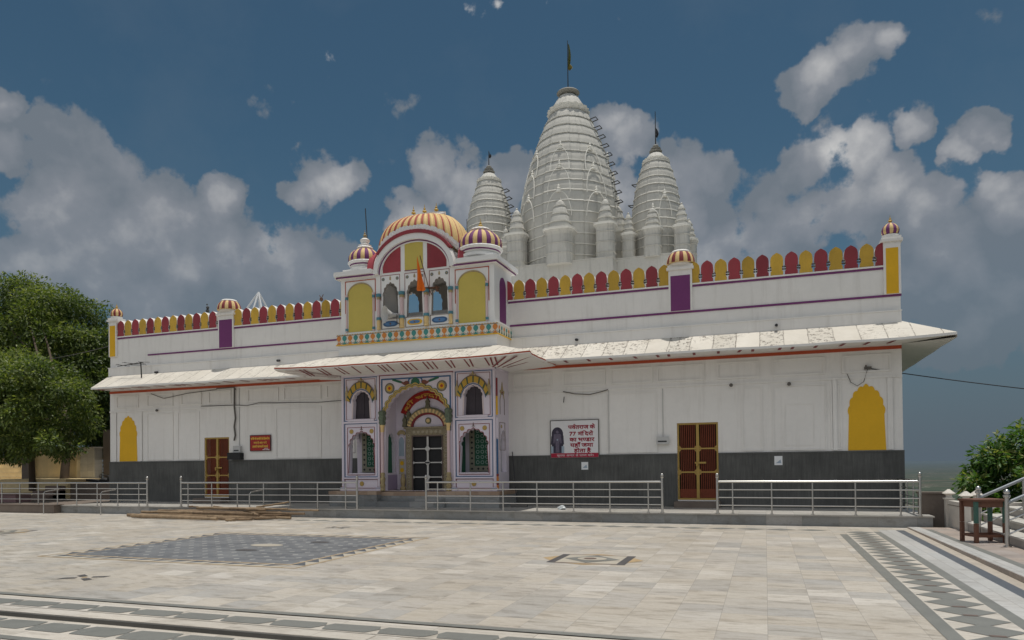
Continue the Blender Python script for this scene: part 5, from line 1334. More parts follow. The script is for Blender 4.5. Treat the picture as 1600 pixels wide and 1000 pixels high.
# ------------------------------------------------------------------ signs and fittings on the wall
def sign(name, x0, x1, z0, z1, label, cat, mats, fill):
    t = thing(name, label, cat, ((x0 + x1) / 2, -.04, z0)); off = ((x0 + x1) / 2, -.04, z0)
    mb = MB(); mb.box(x0, x1, -.045, -.026, z0, z1); b = mb.build('board', [mats[0]], t, off=off)
    fill(t, off, -.046)
def fill_white(t, off, y):
    x0, x1, z0, z1 = -5.95, -4.51, 1.66, 2.755
    mb = MB(); mb.frame(x0 - .012, x1 + .012, z0 - .012, z1 + .012, .022, -.052, -.025); mb.build('frame', [GREYD], t, off=off)
    mb = MB(); mb.wall(rect(x0 + .012, x1 - .012, z0 + .012, z0 + .135), [], y - .001, y - .0005); f = mb.build('footer_strip', [paint('footer_crimson', (.38, .015, .045), var=.04, bump=0)], t, off=off)
    V, F_ = compose(['क', ('sp', -.1), 'ृ', 'प', 'य', 'ा', ('sp', .3), 'अ', ('half', 'न'), 'द', 'र', ('sp', .3), 'स', 'े', ('sp', .3), 'प', ('rakar',), 'ा', ('half', 'प'), 'त', ('sp', .3), 'क', 'र', 'े', '।'])
    mb = MB(); place_text(mb, V, F_, -5.21, z0 + .04, 1.1, .085, y - .003, 0, .003); mb.build('lettering', [paint('footer_letters', (.62, .45, .47), var=.02, bump=0)], f, off=off, recalc=False)
    LET = paint('crimson_letters', (.33, .012, .035), var=.04, bump=0)
    lines = [(['प', 'व', ('reph',), 'त', 'र', 'ा', 'ज', ('sp', .22), 'क', 'े'], -5.01, 2.50, .80), (['77', ('sp', .3), 'म', 'ं', 'ि', 'द', 'र', 'ो', 'ं'], -5.02, 2.305, .70), (['क', 'ा', ('sp', .22), 'भ', ('half', 'ण'), 'ड', 'ा', 'र'], -5.0, 2.135, .74), (['य', 'ह', 'ा', 'ँ', ('sp', .22), 'ज', 'म', 'ा'], -5.01, 1.975, .68), (['ह', 'ो', 'त', 'ा', ('sp', .22), 'ह', 'ै'], -4.99, 1.815, .50)]
    for parts, cx, zb, w in lines:
        V, F_ = compose(parts); mb = MB(); place_text(mb, V, F_, cx, zb, w, .155, y - .003, 0, .006); mb.build('lettering', [LET], t, off=off, recalc=False)
    # framed photograph of a dark standing statue in an arched niche
    mb = MB(); cx = -5.74
    mb.wall(arch(cx, .175, 1.80, 2.36, 2.56, 1, 0, 16), [], y - .001, y - .0005, 0)
    mb.wall([(cx - .20, 2.05), (cx + .20, 2.05), (cx + .185, 2.3), (cx + .1, 2.42), (cx - .1, 2.42), (cx - .185, 2.3)], [], y - .0016, y - .0012, 0)
    mb.disc(cx, 2.42, .045, y - .0022, y - .0018, 1, 12)
    mb.wall([(cx - .10, 2.36), (cx + .10, 2.36), (cx + .13, 2.1), (cx + .09, 2.08), (cx + .07, 2.2), (cx + .05, 1.98), (cx + .06, 1.82), (cx - .06, 1.82), (cx - .05, 1.98), (cx - .07, 2.2), (cx - .09, 2.08), (cx - .13, 2.1)], [], y - .0022, y - .0018, 1)
    mb.disc(cx, 2.19, .025, y - .0028, y - .0024, 2, 8)
    for s in (-1, 1): mb.wall(rect(cx + s * .165 - .04, cx + s * .165 + .04, 1.80, 2.0), [], y - .0022, y - .0018, 2)
    mb.build('picture', [STATUE, STATUE2, PICBL], t, off=off)
sign('notice_banner', -5.95, -4.51, 1.66, 2.755, 'large white banner with crimson Hindi lettering and a dark statue picture', 'banner', [SIGNW], fill_white)
def fill_red(t, off, y):
    rows = [(['क', 'ि', 'स', 'ी', ('sp', .2), 'भ', 'ी', ('sp', .2), 'क', 'म', 'च', ('reph',), 'ा', 'र', 'ी', ('sp', .2), 'क', 'ो', ('sp', .2), 'ई', 'न', 'ा', 'म', ('sp', .2), 'द', 'े', 'न', 'ा'], -16.345, 2.43, .78, .095),
            (['म', 'न', 'ा', ('sp', .2), 'ह', 'ै', ('sp', .2), 'अ', 'त', 'ः', ('sp', .2), 'न', ('sp', .2), 'द', 'े', 'ं'], -16.345, 2.29, .54, .095), (['इ', 'स', 'क', 'ी', ('sp', .2), 'ज', 'ा', 'न', 'क', 'ा', 'र', 'ी', ('sp', .2), 'क', 'र', 'ा', 'य', 'े', 'ं'], -16.345, 2.16, .64, .10)]
    for parts, cx, zb, w, hh in rows:
        V, F_ = compose(parts); mb = MB(); place_text(mb, V, F_, cx, zb, w, hh, y - .003, 0, .005); mb.build('lettering', [LETY], t, off=off, recalc=False)
    for parts, cx, zb, w, hh in ((['आ', 'ज', '्', 'ञ', 'ा', 'स', 'े'], -16.1, 2.115, .16, .03), (['म', 'ं', 'ि', 'द', 'र', ('sp', .2), 'क', 'म', 'े', 'ट', 'ी'], -16.1, 2.065, .30, .04)):
        V, F_ = compose(parts); mb = MB(); place_text(mb, V, F_, cx, zb, w, hh, y - .003, 0, .002); mb.build('lettering', [PAPER], t, off=off, recalc=False)
    mb = MB(); mb.frame(-16.78, -15.91, 2.035, 2.59, .02, -.05, -.025); mb.build('frame', [CHAR], t, off=off)
sign('notice_board', -16.77, -15.92, 2.04, 2.585, 'small dark red notice board with yellow Hindi lettering left of the pavilion', 'notice board', [SIGNDR], fill_red)
def box_fitting(x0, x1, z0, z1, mat, nm, lab, cat, slot=True, d=.11):
    t = thing(nm, lab, cat, ((x0 + x1) / 2, -.001, z0)); off = ((x0 + x1) / 2, -.001, z0)
    mb = MB(); mb.box(x0, x1, -d, -.001, z0, z1); mb.box(x0 - .012, x1 + .012, -d - .012, -d - .0005, z0 - .006, z1 + .012); mb.build('case', [mat], t, off=off)
    if slot:
        mb = MB(); mb.box(x0 + .03, x1 - .05, -d - .018, -d - .0125, z0 + .05, z0 + .09); mb.build('vent', [CHAR], t, off=off)
box_fitting(-2.84, -2.52, 2.01, 2.20, PANELG, 'electric_box', 'small grey electric box left of the right hand gate', 'electric box')
box_fitting(-17.43, -17.15, 2.0, 2.22, PANELG, 'electric_box', 'pale grey electric meter box above a black cabinet', 'electric box')
box_fitting(-17.60, -17.08, 1.755, 1.985, BLACK, 'black_cabinet', 'black box cabinet on the skirting ledge right of the left gate', 'cabinet', False, .2)
def pipe(pts, r, mat, nm, lab, cat, grp=None): single(MB().tube(pts, r, 8), nm, [mat], lab, cat, grp, pts[0], True)
pipe([(-17.25, -.02, 2.22), (-17.25, -.02, 4.26)], .012, PANELG, 'conduit', 'thin white conduit dropping to the pale meter box', 'conduit')
pipe([(-17.42, -.05, 4.27), (-17.43, -.05, 3.6), (-17.38, -.06, 3.2), (-17.44, -.05, 2.9), (-17.40, -.05, 2.6), (-17.45, -.05, 2.42)], .028, GREYD, 'cable_bundle', 'tangled grey cable bundle hanging down the wall above the black cabinet', 'cable')
pipe([(-18.2, -.05, 4.27), (-17.42, -.05, 4.28), (-17.37, -.05, 4.2)], .018, GREYD, 'cable', 'grey cable along the top of wall feeding the hanging bundle', 'cable')
pipe([(-21.2, -.05, 4.22), (-20.6, -.05, 4.02), (-19.5, -.05, 4.16), (-18.2, -.05, 4.24)], .012, GREYD, 'cable', 'thin cable sagging under the left eave', 'cable')
pipe([(-18.9, -.04, 3.68), (-17.45, -.04, 3.66), (-16.9, -.04, 3.62), (-16.4, -.04, 3.7), (-14.0, -.04, 3.62), (-12.6, -.04, 3.66)], .011, GREYD, 'cable', 'thin cable running along the string course left of the pavilion', 'cable')
pipe([(-2.68, -.02, 2.2), (-2.68, -.02, 3.56)], .010, PANELG, 'conduit', 'thin conduit rising from the small grey electric box', 'conduit')
pipe([(-5.55, -.05, 3.60), (-5.2, -.06, 3.52), (-4.75, -.06, 3.48), (-4.4, -.05, 3.55), (-4.22, -.05, 3.6)], .014, GREYD, 'cable', 'drooping dark cable above the white banner', 'cable')
pipe([(-4.21, -.02, 3.6), (-4.21, -.02, 1.78)], .008, PANELG, 'conduit', 'thin wall conduit right of the white banner', 'conduit')
pipe([(-5.52, -.05, 3.45), (-5.54, -.05, 3.28)], .012, CHAR, 'cable_end', 'loose black cable end on the wall above the white banner', 'cable')
pipe([(2.02, -.04, 3.72), (2.1, -.05, 3.5), (2.25, -.05, 3.4), (2.4, -.05, 3.5), (2.5, -.05, 3.84)], .009, GREYD, 'cable', 'looping cable over the right yellow arch', 'cable')
pipe([(2.5 + 12 * t, -.05 + 2.0 * t, 3.84 - 1.9 * t * (1 - t * .2) + .0 - .5 * t * (1 - t)) for t in [i / 20 for i in range(21)]], .012, CHAR, 'overhead_wire', 'dark overhead wire running off to the right from the corner', 'wire')
mb = MB(); mb.box(2.42, 2.58, -.10, -.001, 3.82, 3.88); mb.tube([(2.45, -.1, 3.83), (2.45, -.1, 3.92)], .02, 8); single(mb, 'wire_bracket', [GREYD], 'small dark wire bracket under the right eave', 'bracket', None, (2.5, 0, 3.85))
for x, z, lab in ((-.84, 3.52, 'small lamp holder on the wall above the right gate'), (.62, 3.48, 'small lamp holder right of the gate near the corner'), (-20.9, 3.55, 'small lamp holder under the left eave')):
    mb = MB(); mb.lathe([(.02, 0), (.045, .02), (.05, .06), (.02, .09)], (x, -.08, z), 12); mb.tube([(x, -.001, z + .05), (x, -.08, z + .07)], .014, 8); single(mb, 'lamp_holder', [GREYD], lab, 'lamp holder', None, (x, 0, z), True)
for (x0, x1, z0, z1, lab) in ((-5.03, -4.83, 1.31, 1.53, 'small white paper notice pasted on the dark skirting below the banner'), (.23, .43, 1.39, 1.63, 'small white paper notice on the dark skirting right of the gate')):
    t = thing('paper_notice', lab, 'notice', (x0, -.03, z0)); off = (x0, -.03, z0)
    mb = MB(); mb.wall(rect(x0, x1, z0, z1), [], -.032, -.0275); mb.build('sheet', [PAPER], t, off=off)
    mb = MB(); mb.wall([(x0 + .03, z0 + .05), (x1 - .03, z0 + .05), (x1 - .05, z0 + .15), (x0 + .1, z0 + .1)], [], -.034, -.0325); mb.build('print', [PICBL], t, off=off)

# ------------------------------------------------------------------ loudspeaker, flag, antenna, roof things
x, y, z = -10.55, F - .22, 6.02
t = thing('loudspeaker', 'grey horn loudspeaker at the left opening of the pavilion balcony', 'loudspeaker', (x, y, z)); off = (x, y, z)
def horn(mb, p, d, pr, n=24, mi=0):
    d = Vector(d).normalized(); u = d.cross(Vector((0, 0, 1))).normalized(); w = u.cross(d); o = len(mb.v); p = Vector(p)
    for r, s in pr: mb.v += [tuple(p + d * s + (u * cos(2 * pi * i / n) + w * sin(2 * pi * i / n)) * r) for i in range(n)]
    for k in range(len(pr) - 1):
        for i in range(n): mb.f.append((o + k * n + i, o + k * n + (i + 1) % n, o + (k + 1) * n + (i + 1) % n, o + (k + 1) * n + i)); mb.m.append(mi)
mb = MB(); d = (-.62, -.78, -.05); horn(mb, (x, y, z), d, [(.03, -.32), (.05, -.30), (.055, -.18), (.07, -.1), (.11, .0), (.18, .10), (.25, .16), (.265, .17), (.25, .165), (.16, .08), (.05, -.02)]); mb.build('horn', [PANELG], t, off=off, smooth=True)
mb = MB(); horn(mb, (x, y, z), d, [(.04, -.46), (.075, -.45), (.08, -.34), (.05, -.32), (.01, -.32)]); mb.build('driver', [CHAR], t, off=off, smooth=True)
mb = MB(); mb.tube([(x + .2, y + .07, z), (x + .2, y + .07, z - .24), (x + .22, F, z - .26)], .015, 8); mb.build('bracket', [IRON], t, off=off)
x, y = -9.30, F - .42
t = thing('saffron_flag', 'bright orange triangular flag hanging in front of the pavilion', 'flag', (x, y, 5.9)); off = (x, y, 5.9)
mb = MB(); mb.tube([(x + .05, F - .02, 6.55), (x + .02, F - .15, 6.7), (x - .12, y - .02, 7.62)], .012, 8); mb.build('pole', [RUST], t, off=off)
mb = MB(); vs = []; n = 16
for i in range(n + 1):
    f = i / n; w = .01 + .30 * f ** 1.1; zt = 7.60 - .92 * f
    for j in range(7):
        g = j / 6; vs.append((x - .20 + w * (g - .42) + .10 * f, y - .04 + .05 * f * sin(g * 9 + f * 3), zt - .14 * f * (1 - abs(g - .6)) - .03 * sin(g * 9)))
mb.add(vs, [(i * 7 + j, i * 7 + j + 1, (i + 1) * 7 + j + 1, (i + 1) * 7 + j) for i in range(n) for j in range(6)]); mb.build('cloth', [ORFLAG], t, off=off, smooth=True)
mb = MB(); mb.tube([(x - .2, F - .02, 6.76), (x + .3, F - .03, 6.74)], .03, 8); mb.tube([(x + .22, F - .06, 6.78), (x + .26, F - .06, 6.62)], .04, 8); single(mb, 'bracket_lamp', [RUST], 'rusty bracket lamp on the pavilion column under the orange flag', 'bracket lamp', None, (x, F, 6.75))
x, y, z = -21.26, -.42, 4.76
t = thing('antenna', 'broken dark antenna on a post on the left eave', 'antenna', (x, y, z)); off = (x, y, z)
mb = MB(); mb.tube([(x + .02, y, z - .1), (x - .02, y, z + .56)], .022, 8); mb.build('post', [IRON], t, off=off)
mb = MB(); mb.tube([(x + .12, y, z + .57), (x - .5, y + .05, z + .55), (x - 1.25, y + .1, z + .50)], .012, 6)
rr = random.Random(5)
for i in range(14):
    u = x + .1 - i * .09; mb.tube([(u + rr.uniform(-.04, .04), y - .16, z + .55 + rr.uniform(-.1, .04)), (u + rr.uniform(-.04, .1), y + .22, z + .55 + rr.uniform(-.07, .05))], .008, 5)
mb.build('boom', [IRON], t, off=off)
def pole(pts, lab, nm='rooftop_pole', r=.02, mat=IRON): pipe(pts, r, mat, nm, lab, 'pole')
pole([(-12.25, .25, 7.3), (-12.28, .3, 9.0), (-12.34, .3, 10.0)], 'thin dark pole rising left of the striped dome', r=.016)
mb = MB(); mb.tube([(-12.2, .26, 7.4), (-12.24, .27, 8.1), (-12.3, .28, 8.95)], .06, 7, r1=.02); single(mb, 'furled_flag', [OLIVEF], 'furled olive flag tied to the pole left of the striped dome', 'flag', None, (-12.2, .26, 7.4), True)
pole([(-8.62, .2, 7.4), (-8.66, .2, 9.15)], 'very thin pole between the dome and the right cupola', r=.01)
ap = Vector((-18.85, 3.0, 8.42)); t = thing('tripod_frame', 'pyramid of pale steel tubes standing on the roof at left', 'steel frame', tuple(ap)); off = tuple(ap)
for q in ((-20.1, 2.0, 6.0), (-17.6, 2.0, 6.0), (-18.1, 4.2, 6.0), (-19.6, 4.2, 6.0), (-18.55, 1.6, 6.0)):
    mb = MB(); q = ap + (Vector(q) - ap) * 1.05; mb.tube([ap, q], .035, 8); mb.build('leg', [paint('pale_tube', (.55, .56, .57), var=.1)], t, off=off)
x, y, z = -19.55, 1.0, 6.7; t = thing('rooftop_lamp', 'small dark ornamental rod on the roof behind the left merlons', 'roof ornament', (x, y, z)); off = (x, y, z)
mb = MB(); mb.tube([(x, y, z), (x, y, z + .5)], .02, 8); mb.build('rod', [IRON], t, off=off)
mb = MB()
for k, r in ((.52, .05), (.64, .07), (.76, .06), (.88, .03)): ball(mb, (x + .02 * sin(k * 20), y, z + k), r)
mb.build('head', [IRON], t, off=off)
x, y, z = -13.95, .12, 7.03; mb = MB(); mb.lathe([(.02, 0), (.06, .03), (.05, .1), (.015, .13)], (x, y, z), 10); mb.tube([(x, y, z + .1), (x + .08, y, z + .22)], .012, 6); mb.tube([(x, y, z + .1), (x - .07, y, z + .2)], .012, 6)
single(mb, 'merlon_spike', [RUST], 'rusty forked spike on a yellow merlon near the pavilion', 'spike', None, (x, y, z))
# the broom leaning in the corner and the litter on the platform
t = thing('broom', 'broom leaning in the corner right of the pavilion', 'broom', (-6.85, -.6, PZ)); off = (-6.85, -.6, PZ)
mb = MB(); mb.tube([(-7.14, -.08, 1.86), (-6.72, -.9, .34)], .014, 8); mb.build('handle', [CHAR], t, off=off)
mb = MB(); mb.obox((-6.62, -.98, .30), (.45, .1, 0), (-.03, .14, 0), (0, 0, .08)); mb.build('head', [paint('broom_fibre', (.13, .12, .11), var=.3)], t, off=off)
mb = MB(); mb.lathe([(.02, 0), (.10, .01), (.11, .05), (.07, .09), (.03, .12)], (-5.15, -1.75, PZ), 11, 0, rmod=lambda t, k: 1 + .25 * sin(3 * t + k * 1.7)); single(mb, 'plastic_bag', [paint('crumpled_plastic', (.5, .54, .55), var=.15, rough=.3)], 'crumpled pale plastic bag lying on the platform below the banner', 'plastic bag', None, (-5.15, -1.75, PZ))
# ------------------------------------------------------------------ heap of bare poles in front of the platform
def log(p, q, r0, r1, label, m, k):
    p, q = Vector(p), Vector(q); rr = random.Random(k); pts = []; n = 7
    for i in range(n + 1):
        f = i / n; w = .035 * sin(pi * f * 1.5 + k) * (1 if 0 < i < n else .3)
        pts.append(p.lerp(q, f) + Vector((0, w + rr.uniform(-.01, .01), rr.uniform(-.008, .008))))
    c = (p + q) / 2
    single(MB().tube(pts, r0, 9, 0, r1), 'wooden_pole', [m], label, 'wooden pole', 'bare wooden poles heaped by the platform', tuple(c), True)
LB = 'bare crooked wooden pole among the others in the heap before the platform'
P_ = [((-17.9, -3.9, .075), (-14.35, -4.3, .065), .075, .055, 'thickest brown pole lying frontmost at the left of the heap', WOOD2),
      ((-18.4, -3.6, .06), (-15.2, -3.75, .06), .06, .05, LB, WOOD), ((-15.2, -4.0, .06), (-13.3, -4.15, .05), .055, .045, LB, WOOD),
      ((-14.0, -4.35, .045), (-13.75, -4.30, .05), .045, .04, 'short stub of pole at the front of the heap', WOOD2), ((-18.2, -3.3, .06), (-14.9, -3.45, .06), .055, .05, LB, WOOD2),
      ((-17.7, -3.05, .06), (-13.6, -3.15, .06), .06, .05, LB, WOOD), ((-17.4, -2.8, .06), (-13.0, -2.85, .055), .055, .05, LB, WOOD), ((-15.0, -3.7, .06), (-12.5, -3.5, .06), .055, .045, LB, WOOD2),
      ((-17.6, -3.2, .17), (-14.4, -3.3, .17), .055, .045, LB, WOOD), ((-16.9, -3.0, .17), (-13.2, -3.05, .17), .05, .05, LB, WOOD2), ((-18.0, -3.45, .16), (-15.6, -3.5, .17), .045, .05, LB, WOOD2), ((-15.9, -3.55, .16), (-13.7, -3.62, .16), .05, .045, LB, WOOD),
      ((-14.6, -3.3, .17), (-12.3, -3.15, .15), .05, .04, LB, WOOD), ((-13.9, -3.9, .06), (-12.9, -3.65, .07), .055, .045, LB, WOOD), ((-16.2, -3.1, .27), (-13.0, -3.0, .27), .05, .04, LB, WOOD2), ((-17.2, -2.9, .17), (-15.0, -2.95, .17), .045, .04, LB, WOOD2),
      ((-14.4, -2.95, .28), (-12.1, -2.8, .22), .04, .03, 'thin pole sticking out to the right of the heap', WOOD2), ((-14.2, -2.85, .30), (-13.2, -2.7, .45), .035, .03, 'short pole on top of the heap tilted up at the right', WOOD2), ((-15.9, -2.72, .30), (-15.55, -2.75, .27), .035, .02, LB, WOOD), ((-16.9, -2.7, .28), (-16.5, -2.72, .29), .035, .02, LB, WOOD),
      ((-14.9, -3.2, .27), (-13.5, -3.35, .26), .045, .04, LB, WOOD), ((-13.9, -3.4, .17), (-13.4, -3.75, .14), .05, .05, LB, WOOD)]
for i, (p, q, a, b, l, m) in enumerate(P_): log(p, q, a * .85, b * .8, l, m, i)

# ------------------------------------------------------------------ right hand side: stool, steps, balustrade, handrails
zp = zpath(-5.7)
t = thing('stool', 'old brown wooden stool table with chipped green paint on its legs', 'stool', (3.58, -5.65, zp)); off = (3.58, -5.65, zp)
a0 = R(20); ux, uy = Vector((cos(a0), sin(a0), 0)), Vector((-sin(a0), cos(a0), 0)); cc = Vector((3.58, -5.65, zp))
S = lambda u, v, z: cc + ux * u + uy * v + Vector((0, 0, z))
mb = MB(); mb.obox(S(0, 0, .735), ux * .60, uy * .46, Vector((0, 0, .035))); mb.build('top', [STOOLW], t, off=off)
mb = MB()
for v in (-.18, .18): mb.obox(S(0, v, .665), ux * .50, uy * .025, Vector((0, 0, .10)))
for u in (-.24, .24): mb.obox(S(u, 0, .665), ux * .025, uy * .34, Vector((0, 0, .099)))
mb.build('apron', [STOOLW], t, off=off)
for i, (u, v) in enumerate(((-.25, -.19), (.25, -.19), (-.25, .19), (.25, .19))):
    mb = MB(); mb.obox(S(u, v, .53), ux * .055, uy * .055, Vector((0, 0, .37)), 1 if i in (0, 3, 1) else 0); mb.obox(S(u, v, .17), ux * .056, uy * .056, Vector((0, 0, .34))); mb.build('leg', [STOOLW, STOOLG], t, off=off)
for v in (-.19, .19):
    mb = MB(); mb.obox(S(0, v, .12), ux * .445, uy * .03, Vector((0, 0, .045))); mb.build('stretcher', [STOOLW], t, off=off)
for u in (-.25, .25):
    mb = MB(); mb.obox(S(u, 0, .125), ux * .03, uy * .325, Vector((0, 0, .045))); mb.build('stretcher', [STOOLW], t, off=off)
# low brown wall and stone balustrade closing the terrace
mb = MB(); mb.box(3.30, 3.86, -1.9, -1.55, -.2, .72); mb.box(3.27, 3.88, -1.93, -1.52, .72, .76); single(mb, 'parapet_block', [BRSTONE], 'brown stained low wall block beyond the right end of the platform', 'wall', None, (3.58, -1.7, 0))
def balustrade():
    t = thing('balustrade', 'carved pale stone balustrade with pyramid-topped pillars behind the stool', 'balustrade', (3.8, -2.6, 0)); off = (3.8, -2.6, 0)
    def pillar(x, y, h=.62):
        mb = MB(); mb.box(x - .075, x + .075, y - .075, y + .075, -.1, h); mb.box(x - .10, x + .10, y - .10, y + .10, h, h + .03); p = mb.build('pillar', [BALST], t, off=off)
        mb = MB(); mb.lathe([(.08, h + .03), (.055, h + .06), (.055, h + .09), (.12, h + .13), (.02, h + .22)], (x, y, 0), 4 * 6, 0, rmod=lambda q, k: min(1 / max(abs(cos(q)), abs(sin(q))), 1.3)); mb.build('finial', [BALST], p, off=off)
    pillar(3.78, -2.25); pillar(3.85, -3.35); pillar(4.12, -3.0)
    mb = MB(); mb.wall([(3.75, -2.33), (3.85, -2.33), (3.90, -3.27), (3.80, -3.27)], [], -.05, .50, axis='z'); mb.build('panel', [BALST], t, off=off)
    mb = MB(); mb.wall([(3.73, -2.33), (3.87, -2.33), (3.92, -3.27), (3.78, -3.27)], [], .52, .60, axis='z'); mb.build('rail', [BALST], t, off=off)
    mb = MB(); mb.box(4.20, 9.6, -3.10, -2.9, .50, .60); mb.box(4.20, 9.6, -3.07, -2.93, -.05, .06); mb.build('rail', [BALST], t, off=off)
    for i in range(22):
        x = 4.36 + .235 * i; mb = MB(); mb.lathe([(.06, .06), (.06, .10), (.035, .13), (.065, .22), (.07, .28), (.035, .38), (.05, .42), (.065, .46), (.065, .50)], (x, -3.0, 0), 12); mb.build('baluster', [BALST], t, off=off, smooth=True)
balustrade()
def steps():
    t = thing('stone_steps', 'pale stone steps climbing to the right behind the stool', 'steps', (3.95, -5, 0)); off = (3.95, -5, 0)
    for i in range(6):
        x0 = 3.86 + .34 * i; z1 = zp + .17 * (i + 1) - .01 * i
        mb = MB(); mb.box(x0, 10, -9.5, -3.15, -.1 if i == 0 else z1 - .19, z1 - .035, 0); mb.box(x0 - .02, 10, -9.5, -3.14, z1 - .034, z1, 1); mb.build('step', [paint('riser_stone', (.34, .32, .30), var=.15, streak=.3), paint('tread_stone', (.50, .48, .44), var=.12)], t, off=off)
steps()
def stair_rail(y, lab, rise=.50):
    x = 3.78 if y > -5.5 else 3.72; zb = zpath(y); t = thing('stair_handrail', lab, 'handrail', (x, y, zb), 'steel handrails beside the right steps'); off = (x, y, zb)
    mb = MB(); mb.tube([(x, y, zb), (x, y, zb + .83)], .034, 12); mb.lathe([(.06, 0), (.06, .02), (.036, .025)], (x, y, zb), 12); mb.lathe([(.034, .80), (.055, .82), (.055, .85), (.03, .86)], (x, y, zb), 14); p = mb.build('post', [STEEL], t, off=off, smooth=True)
    mb = MB(); ball(mb, (x, y, zb + .90), .05); mb.build('ball_finial', [STEEL], p, off=off, smooth=True)
    L = 4.2
    mb = MB(); mb.tube([(x, y, zb + .72), (x + L, y, zb + .72 + L * rise)], .03, 12); mb.build('top_rail', [GALV], t, off=off, smooth=True)
    for d in (.30, .52):
        mb = MB(); mb.tube([(x, y, zb + .72 - d), (x + L, y, zb + .72 - d + L * rise)], .014, 8); mb.build('rail', [STEEL], t, off=off, smooth=True)
    for i in range(1, 5):
        u = x + .72 * i; mb = MB(); mb.tube([(u, y, zb + .17 + .36 * (i - .5)), (u, y, zb + .72 + .72 * i * rise)], .018, 8); mb.build('baluster', [STEEL], t, off=off, smooth=True)
stair_rail(-4.55, 'steel stair handrail farther back, behind the stool'); stair_rail(-6.45, 'steel stair handrail nearer the camera at the right edge')

